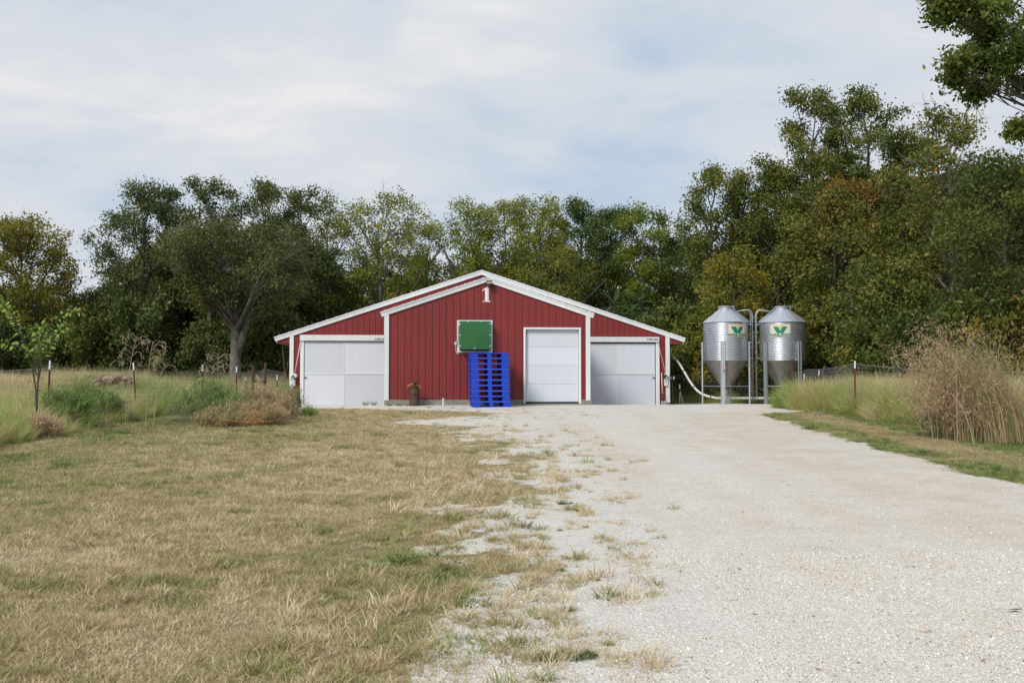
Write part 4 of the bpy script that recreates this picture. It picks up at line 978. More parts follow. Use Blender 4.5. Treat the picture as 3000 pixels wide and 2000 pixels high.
# the near oak, whose boughs reach in at the top right
def near_oak():
    D = 21; g0 = GD(3420, D); lob = []
    for (px, py, rpx, dd) in ((2790, 10, 50, 0), (2850, 60, 60, .5), (2920, 40, 80, 0), (2990, 60, 90, -.5), (2965, 150, 55, 0), (2900, 115, 35, .3), (2815, 160, 26, 0), (2805, 225, 22, 0), (2868, 262, 26, .2), (2930, 215, 40, 0), (3010, 230, 50, .3), (2800, 180, 20, -.2), (2890, 175, 30, 0), (3060, 150, 90, 0), (3080, 20, 100, .5), (2990, 385, 24, 0), (2750, 0, 22, 0), (2765, 45, 18, 0), (2870, -30, 70, 0), (2970, -60, 90, 0), (3150, 300, 90, 0), (3180, 120, 120, .6), (3250, -40, 130, 0), (3350, 200, 120, -.4), (3500, 100, 130, 0), (3420, -90, 140, .5), (3600, 0, 120, .5), (3550, 260, 110, -.6)):
        p = PD(px, py, D+dd*2)-g0; lob.append((p.x, p.y, p.z, rpx/(2917/D)))
    wood, V, Fq, tint = tree_meshes(60, lob[0][2]+2.5, 3.4, 3.5, .11, 'green', lobes=lob, leafs=.095, dens=.6, csig=.13, bare=.12, rise=(.08, .25))
    o = empty('overhanging_oak_tree', tuple(g0), 'near oak standing right of the frame with leafy boughs at top right', 'tree', G1)
    me = bpy.data.meshes.new('trunk'); me.from_pydata(wood.v, [], wood.f); me.polygons.foreach_set('use_smooth', [True]*len(me.polygons)); link('trunk', me, M['bark_dark'], o, local=True)
    c = link('crown', npmesh('crown', V, Fq, tint), M['leaf_green'], o, local=True); c.color = (1.35, 1.2, 1, 1)
near_oak()
# trees deeper in the wood: copies of four kinds
protos = []
for k, (st, R_, H_, cb_, tn, den) in enumerate((('oak', 3.6, 11, 1.2, 'bark_dark', 1.0), ('green', 3.4, 11, 1.0, 'bark_dark', 1.0), ('brown', 3.4, 11, 1.0, 'bark', 1.0), ('green', 3.0, 11, 3.5, 'bark', .8))):
    wood, V, Fq, tint = tree_meshes(80+k, H_, R_, cb_, .2, st, dens=den, leafs=.19)
    me = bpy.data.meshes.new('trunk'); me.from_pydata(wood.v, [], wood.f); me.polygons.foreach_set('use_smooth', [True]*len(me.polygons)); me.materials.append(M[tn])
    cm = npmesh('crown', V, Fq, tint); cm.materials.append(M['leaf_'+st]); protos.append((me, cm))
rn = random.Random(21)
rows = []
for px in range(-260, 3400, 112): rows.append((px+rn.uniform(-30, 30), rn.uniform(68, 76), 1))
for px in range(-340, 3500, 140): rows.append((px+rn.uniform(-40, 40), rn.uniform(82, 92), 1))
for px in (350, 455, 560, 640, 830, 900): rows.append((px, rn.uniform(60, 66), .8))
for px in (2230, 2360, 2450, 2560, 2700, 2800, 2900, 3000, 3120): rows.append((px+rn.uniform(-20, 20), rn.uniform(54, 60), 1.1))
sk = [(-300, 820), (0, 780), (200, 850), (270, 905), (330, 860), (380, 720), (900, 700), (1200, 790), (1290, 790), (1400, 720), (1900, 740), (2020, 740), (2200, 650), (2350, 520), (2650, 480), (3400, 450)]
for i, (px, D, f) in enumerate(rows):
    top = np.interp(px, [a[0] for a in sk], [a[1] for a in sk])+rn.uniform(0, 60)
    g0 = GD(px, D); H = PD(px, top, D).z-g0.z
    k = i % 4 if px < 2000 else rn.choice((0, 2, 2, 1))
    where = 'behind the far left yellow tree' if px < 240 else 'behind the left oaks' if px < 900 else 'beyond the left roof slope' if px < 1400 else 'beyond the right roof slope' if px < 2000 else 'behind the feed bins' if px < 2380 else 'behind the tallest right oaks' if px < 2700 else 'behind the right edge oaks'
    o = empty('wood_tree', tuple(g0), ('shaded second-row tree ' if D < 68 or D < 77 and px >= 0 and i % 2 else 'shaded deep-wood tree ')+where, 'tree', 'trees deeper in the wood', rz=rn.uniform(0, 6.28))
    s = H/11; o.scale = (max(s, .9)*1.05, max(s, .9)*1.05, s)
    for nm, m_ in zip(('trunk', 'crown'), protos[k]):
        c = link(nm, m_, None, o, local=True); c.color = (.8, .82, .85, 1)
# bushes at the foot of the wood
bp = []
for k, st in enumerate(('oak', 'green', 'brown', 'autumn')):
    wood, V, Fq, tint = tree_meshes(120+k, 3.6, 2.1, .0, .06, st, dens=1.0, leafs=.15, nl=12)
    me = bpy.data.meshes.new('stems'); me.from_pydata(wood.v, [], wood.f); me.materials.append(M['bark_dark'])
    cm = npmesh('foliage', V, Fq, tint); cm.materials.append(M['leaf_'+st]); bp.append((me, cm))
spots = [(px+rn.uniform(-25, 25), rn.uniform(55, 60)) for px in range(-150, 860, 62)]+[(px+rn.uniform(-20, 20), rn.uniform(45, 52)) for px in range(1985, 3150, 62)]+[(px+rn.uniform(-20, 20), rn.uniform(62, 66)) for px in range(-100, 2000, 90)]+[(2560, 36), (2700, 34), (2330, 44), (3000, 30), (2880, 31)]
for i, (px, D) in enumerate(spots):
    g0 = GD(px, D); k = rn.choice((0, 0, 1, 1, 2)) if px < 1500 else rn.choice((1, 2, 2, 3))
    where = 'below the far left yellow tree' if px < 240 else 'below the left oaks' if px < 900 else 'beyond the barn' if px < 1990 else 'behind the feed bins' if px < 2380 else 'behind the right wire fence' if px < 2700 else 'behind the arching dry grass'
    o = empty('bush', tuple(g0), ['dark leafy bush ', 'dark green leafy bush ', 'brownish leafy bush ', 'yellowish leafy bush '][k]+where, 'bush', 'bushes at the foot of the wood', rz=rn.uniform(0, 6.28))
    s = rn.uniform(.8, 1.25)*(.75 if D < 40 else 1); o.scale = (s, s, s*rn.uniform(.8, 1.3))
    for nm, m_ in zip(('stems', 'foliage'), bp[k]):
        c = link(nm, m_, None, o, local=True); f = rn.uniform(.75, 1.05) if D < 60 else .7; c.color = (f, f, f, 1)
# feathery saplings with pinnate fronds behind the right roof
def frond_tree(px, D, pytop, n, seed, label):
    rg = random.Random(seed); g0 = GD(px, D); H = PD(px, pytop, D).z-g0.z
    wood = MB(); V = []; Fc = []; tn = []
    tipz = H*.86; wood.tube([(0, 0, 0), (.05, 0, H*.5), (0, .03, tipz)], [.06, .045, .02], 6)
    for i in range(n):
        w = i*2.39996; z = tipz-.9*(i/n)**1.0*H*.28; el = rg.uniform(.1, .9) if i > 4 else rg.uniform(.8, 1.3); Ln = rg.uniform(.8, 1.25)
        d = Vector((math.cos(w)*math.cos(el), math.sin(w)*math.cos(el), math.sin(el))); p = Vector((0, 0, z)); path = [p.copy()]
        for k in range(12):
            p = p+d*Ln/12; d = (d+Vector((0, 0, -.085))).normalized(); path.append(p.copy())
            sd_ = d.cross(Vector((0, 0, 1))).normalized(); up = sd_.cross(d)
            if k > 0:
                for s in (-1, 1):
                    l_ = .20*(1-abs(k-6)/12); dirv = (sd_*s*.9+d*.45-Vector((0, 0, .28))).normalized(); wv = d*.030
                    b = len(V); V += [tuple(p), tuple(p+dirv*l_*.4+wv), tuple(p+dirv*l_), tuple(p+dirv*l_*.4-wv)]; Fc.append((b, b+1, b+2, b+3)); tn.append(rg.random())
        wood.tube(path, .008, 3, cap=False)
    o = empty('feathery_sapling', tuple(g0), label, 'tree')
    me = bpy.data.meshes.new('trunk'); me.from_pydata(wood.v, [], wood.f); link('trunk', me, M['bark_dark'], o, local=True)
    link('fronds', npmesh('fronds', np.array(V), np.array(Fc), tn), M['leaf_sumac'], o, local=True)
frond_tree(1800, 56.5, 846, 34, 5, 'feathery-leaved sapling above the right roof slope, left one of the pair')
frond_tree(1872, 56.8, 832, 34, 6, 'feathery-leaved sapling above the right roof slope, taller right one')
frond_tree(1905, 56, 905, 24, 7, 'small feathery-leaved sapling low against the right roof slope')
#@@PLANTS
def blades(seed, n, r0, h, spread, w=.006, seg=3, droop=.5, hvar=.4, lean=(0, 0)):
    """n curved grass blades rooted in a disc of radius r0; returns V, F"""
    rg = np.random.default_rng(seed); ang = rg.uniform(0, 2*np.pi, n); rr = r0*np.sqrt(rg.random(n))
    bx = rr*np.cos(ang); by = rr*np.sin(ang); a2 = ang+rg.normal(0, .9, n); hh = h*rg.uniform(1-hvar, 1+hvar*.6, n)
    tilt = np.abs(rg.normal(spread, spread*.5, n)); dx = np.cos(a2); dy = np.sin(a2); wd = w*rg.uniform(.6, 1.3, n)
    V = np.zeros((n, (seg)*2+1, 3)); X = bx.copy(); Y = by.copy(); Z = np.zeros(n); t = tilt.copy()
    wa = rg.uniform(0, np.pi, n); px_ = np.cos(wa); py_ = np.sin(wa)
    for k in range(seg):
        ww = wd*(1-k/(seg+.6)); V[:, 2*k] = np.stack([X-px_*ww, Y-py_*ww, Z], -1); V[:, 2*k+1] = np.stack([X+px_*ww, Y+py_*ww, Z], -1)
        st_ = hh/seg; X = X+(dx*np.sin(t)+lean[0])*st_; Y = Y+(dy*np.sin(t)+lean[1])*st_; Z = Z+np.cos(t)*st_; t = np.minimum(t+droop*rg.uniform(.5, 1.5, n), 2.0)
    V[:, -1] = np.stack([X, Y, Z], -1)
    m = 2*seg+1; Ft = []
    for k in range(seg-1): Ft += [(2*k, 2*k+1, 2*k+3), (2*k, 2*k+3, 2*k+2)]
    Ft.append((2*seg-2, 2*seg-1, 2*seg))
    Ft = np.array(Ft); Fq = (Ft[None]+(np.arange(n)*m)[:, None, None]).reshape(-1, 3)
    return V.reshape(-1, 3), Fq, len(Ft)
def src(name, V, Fq, mt, col, tint=None):
    me = npmesh(name, V, Fq, tint); me.materials.append(mt); o = bpy.data.objects.new(name, me); col.objects.link(o); return o
def scatter(name, pts, rot, scl, idx_, tint, col, label, kind='stuff'):
    n = len(pts); me = bpy.data.meshes.new(name); me.vertices.add(n); me.vertices.foreach_set('co', np.asarray(pts, np.float32).ravel())
    for nm, ty, key, val in (('rot', 'FLOAT_VECTOR', 'vector', rot), ('scl', 'FLOAT_VECTOR', 'vector', scl), ('idx', 'INT', 'value', idx_), ('tint', 'FLOAT', 'value', tint)):
        a = me.attributes.new(nm, ty, 'POINT'); a.data.foreach_set(key, np.asarray(val, np.int32 if ty == 'INT' else np.float32).ravel())
    o = bpy.data.objects.new(name, me); COL.objects.link(o); tag(o, label, kind=kind)
    ng = bpy.data.node_groups.new(name+'_nodes', 'GeometryNodeTree')
    ng.interface.new_socket('Geometry', in_out='INPUT', socket_type='NodeSocketGeometry'); ng.interface.new_socket('Geometry', in_out='OUTPUT', socket_type='NodeSocketGeometry')
    a = ng.nodes; li = ng.links; gi = a.new('NodeGroupInput'); go = a.new('NodeGroupOutput'); ip = a.new('GeometryNodeInstanceOnPoints'); ci = a.new('GeometryNodeCollectionInfo')
    ci.inputs['Collection'].default_value = col; ci.inputs['Separate Children'].default_value = True; ci.inputs['Reset Children'].default_value = True
    ip.inputs['Pick Instance'].default_value = True
    def na(nm, ty):
        x = a.new('GeometryNodeInputNamedAttribute'); x.data_type = ty; x.inputs['Name'].default_value = nm; return x.outputs['Attribute']
    li.new(gi.outputs[0], ip.inputs['Points']); li.new(ci.outputs[0], ip.inputs['Instance']); li.new(na('idx', 'INT'), ip.inputs['Instance Index'])
    li.new(na('rot', 'FLOAT_VECTOR'), ip.inputs['Rotation']); li.new(na('scl', 'FLOAT_VECTOR'), ip.inputs['Scale']); li.new(ip.outputs[0], go.inputs[0])
    md = o.modifiers.new('scatter', 'NODES'); md.node_group = ng
    return o
# --- lawn
cl_turf = bpy.data.collections.new('turf_sources')
for k in range(5): src(f'turf_{k}', *blades(200+k, 26, .075, .045, .75, w=.0028, seg=3, droop=.35)[:2], M['grass'], cl_turf)
for k in range(3): src(f'turf_{5+k}', *blades(220+k, 34, .05, .085, .55, w=.003, seg=3, droop=.35)[:2], M['grass'], cl_turf)
rg = np.random.default_rng(5)
P_ = []
def lawn_pts(y0, y1, x0, x1, dens):
    n = int((y1-y0)*(x1-x0)*dens); return np.stack([rg.uniform(x0, x1, n), rg.uniform(y0, y1, n)], -1)
A = np.concatenate([lawn_pts(3.6, 8, -7, 2.6, 620), lawn_pts(8, 14, -10, 9, 300), lawn_pts(14, 22, -13, 12, 170), lawn_pts(22, 34, -15, 14, 95)])
x, y = A[:, 0], A[:, 1]
gvn = gravelness(x, y); xl, xr = bounds(x, y)
hw = (abs(x-y*math.tan(YAW)) < y*.56+.8)
edge = (x-xl)/np.interp(y, [4, 10, 20, 30], [.8, .85, .8, .4])+(fbm(x, y*.6, .24, 83, 3)-.5)*5.0+(fbm(x, y*.8, .9, 3, 4)-.5)*1.3
keepL = (x-xl < .2*y) & (rg.random(len(x)) > np.maximum(sstep(edge, 0, 1.3)*np.where(x-xl < .13*y, .95, 1.0), .4*sstep(x-xl, -1.4, .2)))
keepR = rg.random(len(x)) > sstep((xr-x)/.35+(fbm(x, y, .6, 9, 4)-.5)*2.4, -.6, .6)
keep = hw & np.where(x > (xl+xr)/2, keepR, keepL) & ~((y > YF-.1) & (x > fx0) & (x < fx1))
patch = fbm(x, y, 1.5, 31, 3)
keep &= ~((y > LY[-1]) & (x > -8.3) & (x < 13) & (gvn > .3))
A = A[keep]; x, y = A[:, 0], A[:, 1]; n = len(A); xl, xr = bounds(x, y); gvn = gravelness(x, y)
big = fbm(x, y, 3.2, 51, 3); med = fbm(x, y, .8, 61, 4)
t = .17+.62*(med-.5)+.55*(big-.5)+rg.normal(0, .2, n)
t += .42*sstep(-x, 2.2, 7.0)*sstep(y, 4.5, 12)+.06*sstep(fbm(x, y, .35, 71, 2), .62, .8)
dr = x-xr; rs = dr > -.6
tv = np.where(dr < .75, .66+.9*(med-.5)+.35*(rg.random(n)-.5), np.where(dr < 1.8, .35+.7*(med-.5),   .80+.3*(med-.5)))+rg.normal(0, .07, n)
t = np.where(rs, tv, t)
dk = sstep(fbm(x, y, .55, 91, 3), .64, .74); t = np.where(rs, t, t+dk*.32)
t = np.clip(t, 0, 1)
ix = rg.integers(0, 5, n); tall = (med > .48) & (rg.random(n) < .22); ix = np.where(tall, rg.integers(5, 8, n), ix)
s = rg.uniform(.7, 1.25, n)*np.interp(y, [4, 12, 30], [1, 1.15, 1.5]); s = np.where(rs, s*.85, s)
ez = (abs(x-xl) < 1.3) & (~rs) & (y < 20) & (rg.random(n) < .07); s = np.where(ez, s*rg.uniform(1.1, 1.6, n), s); s = np.where((abs(x-xl) < 1.6) & ~rs & ~ez, s*.8, s); ix = np.where(ez, rg.integers(5, 8, n), ix)
rot = np.stack([rg.normal(0, .12, n), rg.normal(0, .12, n), rg.uniform(0, 6.28, n)], -1)
pts = np.stack([x, y, gz(x, y)+(fbm(x, y, .5, 5, 3)-.5)*.03-.004], -1)
scatter('lawn_grass', pts, rot, np.stack([s, s, s*rg.uniform(.65, 1.05, n)], -1), ix, t, cl_turf, 'dry mown straw and green grass of the lawn and verge')
print('lawn', n)
# --- loose stones on the gravel
cl_st = bpy.data.collections.new('stone_sources')
gmat = bpy.data.materials.new('loose_limestone'); gmat.use_nodes = True
_n = gmat.node_tree.nodes; _l2 = gmat.node_tree.links; _a = _n.new('ShaderNodeAttribute'); _a.attribute_name = 'tint'; _a.attribute_type = 'INSTANCER'; _r2 = _n.new('ShaderNodeValToRGB'); _l2.new(_a.outputs['Fac'], _r2.inputs[0])
_e = _r2.color_ramp.elements; _e[0].color = (.28, .22, .18, 1); _e[1].color = (.76, .75, .72, 1); _e.new(.12).color = (.46, .43, .38, 1); _e.new(.6).color = (.62, .60, .56, 1)
_l2.new(_r2.outputs[0], _n['Principled BSDF'].inputs['Base Color']); _n['Principled BSDF'].inputs['Roughness'].default_value = .9
PHI = (1+5**.5)/2
ico_v = np.array([(-1, PHI, 0), (1, PHI, 0), (-1, -PHI, 0), (1, -PHI, 0), (0, -1, PHI), (0, 1, PHI), (0, -1, -PHI), (0, 1, -PHI), (PHI, 0, -1), (PHI, 0, 1), (-PHI, 0, -1), (-PHI, 0, 1)])/1.902
ico_f = np.array([(0, 11, 5), (0, 5, 1), (0, 1, 7), (0, 7, 10), (0, 10, 11), (1, 5, 9), (5, 11, 4), (11, 10, 2), (10, 7, 6), (7, 1, 8), (3, 9, 4), (3, 4, 2), (3, 2, 6), (3, 6, 8), (3, 8, 9), (4, 9, 5), (2, 4, 11), (6, 2, 10), (8, 6, 7), (9, 8, 1)])
for k in range(4): src(f'stone_{k}', ico_v*rg.uniform(.65, 1.2, (12, 1))*np.array([1, .8, .55]), ico_f, gmat, cl_st)
A = np.concatenate([lawn_pts(3.6, 8, -4, 6, 2600), lawn_pts(8, 13, -4, 9, 500)])
x, y = A[:, 0], A[:, 1]; gvn = gravelness(x, y); hw = (abs(x-y*math.tan(YAW)) < y*.53+.3)
coarse = fbm(x*1.3, y*.3, 1.3, 33, 3)
keep = hw & (gvn > .45) & (rg.random(len(x)) < .12+.85*sstep(coarse, .42, .66)); A = A[keep]; x, y = A[:, 0], A[:, 1]; n = len(A)
s = .005+.0062*rg.random(n)**1.3+.010*(rg.random(n) > .985); s = s*np.interp(y, [4, 8, 13], [.9, .85, .75])
pts = np.stack([x, y, gz(x, y)+(fbm(x, y, .5, 5, 3)-.5)*.03+.005+s*.15], -1)
scatter('loose_gravel', pts, rg.uniform(0, 6.28, (n, 3))*np.array([.1, .1, 1]), np.stack([s, s, s], -1), rg.integers(0, 4, n), np.clip(rg.normal(.55, .16, n)-.5*(rg.random(n) < .07), 0, 1), cl_st, 'loose white limestone chips on the drive')
print('stones', n)
# --- single tufts growing in the gravel
TG = 'grass tufts growing in the gravel'
tl = {'straw': 'straw-coloured grass tuft growing alone in the gravel', 'green': 'green-hearted grass tuft growing alone in the gravel', 'dark': 'low dark green mat plant growing in the gravel'}
def tuft(px, py, wpx, kind, seed, label=None):
    x0, y0 = gnd(px, py); s = wpx/(2917/y0); z0 = float(gz(x0, y0))+.004
    if kind == 'dark': V, Fq, k = blades(seed, int(220), s*.45, .045, .9, w=.005, seg=2, droop=.3); V[:, 1] *= .8
    else: V, Fq, k = blades(seed, 90, s*.16, s*.30, .85, w=.0035, seg=4, droop=.3)
    nb = len(Fq)//k; rr = np.random.default_rng(seed)
    t_ = {'straw': np.clip(rr.normal(.22, .15, nb), 0, 1), 'green': np.clip(rr.normal(.55, .25, nb), 0, 1), 'dark': np.clip(rr.normal(.93, .1, nb), 0, 1)}[kind]
    me = npmesh('grass_tuft', V, Fq, np.repeat(t_, k)); o = link('grass_tuft', me, M['grass_own']); o.location = (x0, y0, z0)
    if label: tag(o, label, 'grass tuft', TG)
    else: tag(o, tl[kind], 'grass tuft', TG)
L1 = 'large dark matted weed patch at the bottom middle of the gravel'
for i, (px, py, w_, kd, lb) in enumerate([
    (1690, 1925, 130, 'dark', L1), (1600, 1935, 80, 'dark', 'small green mat weed just left of the dark patch'), (1590, 1995, 190, 'green', 'grass tuft cut by the bottom edge of the frame'),
    (1455, 1905, 190, 'straw', 'wide straw tuft left of the mat weeds near the bottom'), (1780, 1890, 80, 'green', None), (1805, 1745, 50, 'straw', 'lone straw tuft farthest out on the drive'), (1560, 1700, 180, 'straw', None), (1665, 1790, 110, 'green', None),
    (1600, 1610, 75, 'green', None), (1515, 1600, 90, 'green', None), (1385, 1775, 120, 'dark', 'low dark green mat at the lawn edge in the foreground'), (1240, 1690, 160, 'dark', 'broad dark green mat inside the thin lawn edge'), (1555, 1520, 70, 'straw', None), (1715, 1545, 45, 'straw', None), (1640, 1555, 40, 'straw', None), (1640, 1672, 60, 'green', None),
    (1595, 1815, 90, 'straw', None), (1450, 1830, 150, 'green', None), (1570, 1478, 60, 'straw', None), (1655, 1478, 45, 'dark', 'small grey-green weed out on the drive in mid distance'), (1545, 1430, 60, 'straw', None), (1520, 1405, 80, 'green', 'green tuft on the lawn edge where it bulges widest'), (1560, 1370, 90, 'green', None), (1585, 1345, 50, 'straw', None), (1550, 1312, 60, 'straw', None),
    (1585, 1280, 35, 'straw', None), (1480, 1250, 40, 'straw', None), (1540, 1248, 40, 'straw', None), (1480, 1262, 35, 'straw', None), (1430, 1282, 40, 'green', None), (1440, 1585, 90, 'green', None), (1330, 1610, 130, 'green', 'bright green tuft among the straw at the lawn edge'), (1500, 1660, 110, 'straw', None), (1750, 1700, 36, 'straw', None)]):
    tuft(px, py, w_, kd, 300+i, lb)
# weeds along the foundation
for i, (px, py, w_) in enumerate(((1140, 1190, 26), (1168, 1190, 24), (1192, 1188, 30), (1226, 1187, 26), (1072, 1186, 14), (1095, 1187, 12))):
    x0, y0 = PY(px, py, YF-.35 if px > 1120 else YM-.3).x, (YF-.35 if px > 1120 else YM-.3)
    V, Fq, k = blades(400+i, 46, .10, .13 if px > 1120 else .22, .5, w=.008, seg=3, droop=.3); o = link('weed', npmesh('weed', V, Fq, np.repeat(np.random.default_rng(i).uniform(.5, 1, 46), k)), M['weed_own']); o.location = (x0, y0, float(gz(x0, y0)))
    tag(o, 'small green weed at the foot of the barn wall', 'weed', 'weeds at the barn foot')
# --- tall grass banks
cl_tall = bpy.data.collections.new('tall_sources')
for k in range(4): src(f'tall_{k}', *blades(500+k, 110, .20, .62, .30, w=.0055, seg=4, droop=.22)[:2], M['weed'], cl_tall)
for k in range(2): src(f'tall_{4+k}', *blades(520+k, 150, .28, .42, .5, w=.0045, seg=4, droop=.3)[:2], M['weed'], cl_tall)
def bank(name, line, width, n, hfun, tfun, label, seed, sc=1.0):
    r_ = np.random.default_rng(seed); ln = [Vector((*gnd(*p), 0)) if len(p) == 2 else Vector((GD(p[0], p[2]).x, GD(p[0], p[2]).y, 0)) for p in line]
    seg = [(ln[i+1]-ln[i]).length for i in range(len(ln)-1)]; cum = np.cumsum([0]+seg); u = r_.uniform(0, cum[-1], n); v = r_.random(n)
    X = np.interp(u, cum, [p.x for p in ln]); Y = np.interp(u, cum, [p.y for p in ln])
    i_ = np.clip(np.searchsorted(cum, u)-1, 0, len(seg)-1)
    d = np.array([((ln[i+1]-ln[i]).normalized().x, (ln[i+1]-ln[i]).normalized().y) for i in range(len(seg))])[i_]
    edge = (fbm(X, Y, .8, 15, 3)-.5)*.5
    off = v*width+edge*(1-v); X = X-d[:, 1]*off; Y = Y+d[:, 0]*off
    hn = hfun(X, Y, v, r_)*(.55+.45*sstep(v, 0, .25))
    s = r_.uniform(.8, 1.15, n)*hn
    scatter(name, np.stack([X, Y, gz(X, Y)-.01], -1), np.stack([r_.normal(0, .16, n), r_.normal(0, .16, n), r_.uniform(0, 6.28, n)], -1), np.stack([np.clip(s, .7, 1.2)*sc, np.clip(s, .7, 1.2)*sc, s*sc], -1), r_.integers(0, 6, n), np.clip(tfun(X, Y, v, r_), 0, 1), cl_tall, label)
bank('tall_grass_left', [(-250, 1350), (0, 1305), (150, 1280), (260, 1262), (400, 1232), (560, 1206), (650, 1196)], 3.0, 1500, lambda X, Y, v, r_: 1.15+.7*(fbm(X, Y, 1.5, 3, 3)-.5),
     lambda X, Y, v, r_: .40+.9*(fbm(X, Y, 1.1, 23, 3)-.5)+r_.normal(0, .12, len(X))+.25*sstep(X, -9, -6.5)+.15*v, 'unmown tall green and straw grass along the left fence', 71)
bank('tall_grass_right', [(2260, 1196), (2330, 1203), (2450, 1212), (2560, 1228), (2700, 1245), (2850, 1268), (3000, 1290), (3250, 1330)], 3.2, 2000, lambda X, Y, v, r_: 1.45+.8*(fbm(X, Y, 1.5, 4, 3)-.5),
     lambda X, Y, v, r_: .22+.9*(fbm(X, Y, 1.0, 24, 3)-.5)+r_.normal(0, .12, len(X))+.34*(1-v)**2, 'unmown pale tall grass bank along the right side of the drive', 72, sc=1.15)
bank('field_weeds', [(-400, 0, 25), (100, 0, 27), (420, 0, 28), (640, 0, 30), (700, 0, 34)], 16, 3000, lambda X, Y, v, r_: 1.35+.9*(fbm(X, Y, 4, 6, 3)-.5),
     lambda X, Y, v, r_: .30+1.3*(fbm(X, Y, 5, 26, 3)-.5)+.5*sstep(X, -13, -8)+r_.normal(0, .1, len(X)), 'tall green and grey weeds in the field beyond the left fence', 73, sc=1.35)
bank('pen_grass', [(1960, 0, 43), (2300, 0, 42.5), (2700, 0, 30), (3200, 0, 27)], 9, 1500, lambda X, Y, v, r_: .75+0*X,
     lambda X, Y, v, r_: .75+.5*(fbm(X, Y, 3, 27, 3)-.5)+r_.normal(0, .08, len(X)), 'green rough grass behind the feed bins and the right fence', 74, sc=1.2)
bank('field_grass', [(-900, 0, 42), (900, 0, 42)], 16, 1400, lambda X, Y, v, r_: 1.0+0*X,
     lambda X, Y, v, r_: .42+.8*(fbm(X, Y, 5, 28, 3)-.5)+r_.normal(0, .08, len(X)), 'rough grass reaching to the edge of the wood', 75, sc=1.6)
# --- shrubs built as upright bushy weeds
def bushy(name, px, D, wpx, pytop, tint, n, label, seed, cat='bush', lean=(0, 0), leaf=.035, spread=.5, parts=True, depth=.8, own='weed_own', base=None, stems=26):
    r_ = np.random.default_rng(seed); g0 = GD(px, D); sc = 2917/D; W_ = wpx/sc; H = PD(px, pytop, D).z-g0.z
    o = empty(name, tuple(g0), label, cat); m = MB(); P0 = []
    for i in range(stems):
        a = r_.uniform(0, 6.28); rr = W_*.5*math.sqrt(r_.random()); bx, by = rr*math.cos(a)*.55, rr*math.sin(a)*.55*depth
        ex, ey = rr*math.cos(a)+lean[0]*H, rr*math.sin(a)*depth+lean[1]*H; f = math.sqrt(max(.08, 1-(rr/(W_*.5))**2*.85)); ez = H*f*r_.uniform(.55, 1.05)
        path = [Vector((bx+(ex-bx)*t**1.4, by+(ey-by)*t**1.4, ez*t)) for t in np.linspace(0, 1, 6)]
        m.tube(path, [.008*(1-.7*k/5) for k in range(6)], 3, cap=False)
        for k in range(5):
            for _ in range(2):
                t = r_.uniform(.25, 1); p = path[0].lerp(path[-1], t); p.x = bx+(ex-bx)*t**1.4; p.y = by+(ey-by)*t**1.4
                e_ = p+Vector((r_.normal(0, .16), r_.normal(0, .16), r_.uniform(.0, .2)))*min(1.3, H)
                m.tube([p, e_], [.004, .002], 3, cap=False)
                for q_ in np.linspace(.2, 1.0, 5): P0.append(tuple(p.lerp(e_, q_)))
        for q_ in np.linspace(.15, 1.0, 7):
            P0.append(tuple(path[min(5, int(q_*5))]))
    m.build('stems', M['stalk'], o).matrix_parent_inverse = Matrix.Identity(4)
    P0 = np.array(P0); ci = r_.integers(0, len(P0), n); pos = P0[ci]+r_.normal(0, .035, (n, 3)); pos[:, 2] = np.maximum(pos[:, 2], .0)
    d = r_.normal(0, .6, (n, 3)); d[:, 2] += .8; d /= np.linalg.norm(d, axis=1)[:, None]; b_ = np.cross(d, r_.normal(0, 1, (n, 3))); b_ /= np.linalg.norm(b_, axis=1)[:, None]
    L_ = leaf*r_.uniform(.6, 1.5, n)[:, None]; L_ = L_*1.5; wv = b_*L_*.065
    V = np.stack([pos, pos+d*L_*.5+wv, pos+d*L_, pos+d*L_*.5-wv], 1).reshape(-1, 3)
    tn = np.clip(tint(pos, W_, H, r_), 0, 1)
    link('foliage', npmesh('foliage', V, np.arange(n*4).reshape(n, 4), tn), M[own], o, local=True)
    return o
bushy('green_weed_bush', 640, 24.4, 310, 1118, lambda p, W_, H, r: .82+.15*r.normal(0, 1, len(p))-.25*(p[:, 0] > W_*.3), 16000, 'rounded bright green feathery bush on the left of the brush pile', 801, leaf=.06, stems=46)
bushy('straw_bush', 780, 24.8, 250, 1128, lambda p, W_, H, r: .14+.14*r.normal(0, 1, len(p)), 13000, 'dry straw-coloured bush right of the green one', 802, leaf=.055, stems=44)
bushy('green_stem_bush', 848, 26.5, 70, 1128, lambda p, W_, H, r: .85+.12*r.normal(0, 1, len(p)), 5500, 'upright green weed standing before the barn\'s left corner', 803, leaf=.055, stems=20)
bushy('brown_brush', 735, 23.3, 280, 1168, lambda p, W_, H, r: .26+.2*r.normal(0, 1, len(p)), 12000, 'low matted brown brush in front of the bushes', 804, leaf=.05, stems=44)
bushy('straw_tussock', 640, 22.6, 150, 1190, lambda p, W_, H, r: .28+.2*r.normal(0, 1, len(p)), 5000, 'olive straw tussock at the front left of the brush pile', 805, leaf=.06, stems=24)
bushy('low_green_weed', 905, 26.5, 70, 1196, lambda p, W_, H, r: .75+.15*r.normal(0, 1, len(p)), 1800, 'low green weeds at the right foot of the brush pile', 806, leaf=.05, stems=14)
bushy('green_weed_clump', 200, 21.6, 190, 1118, lambda p, W_, H, r: .85+.14*r.normal(0, 1, len(p)), 8000, 'tall feathery green weed right of the leaning first post', 807, leaf=.06, stems=34, spread=.4)
bushy('green_weed_clump', 265, 23.5, 200, 1112, lambda p, W_, H, r: .88+.12*r.normal(0, 1, len(p)), 8000, 'feathery green weed in front of the stone pile', 808, leaf=.06, stems=34)
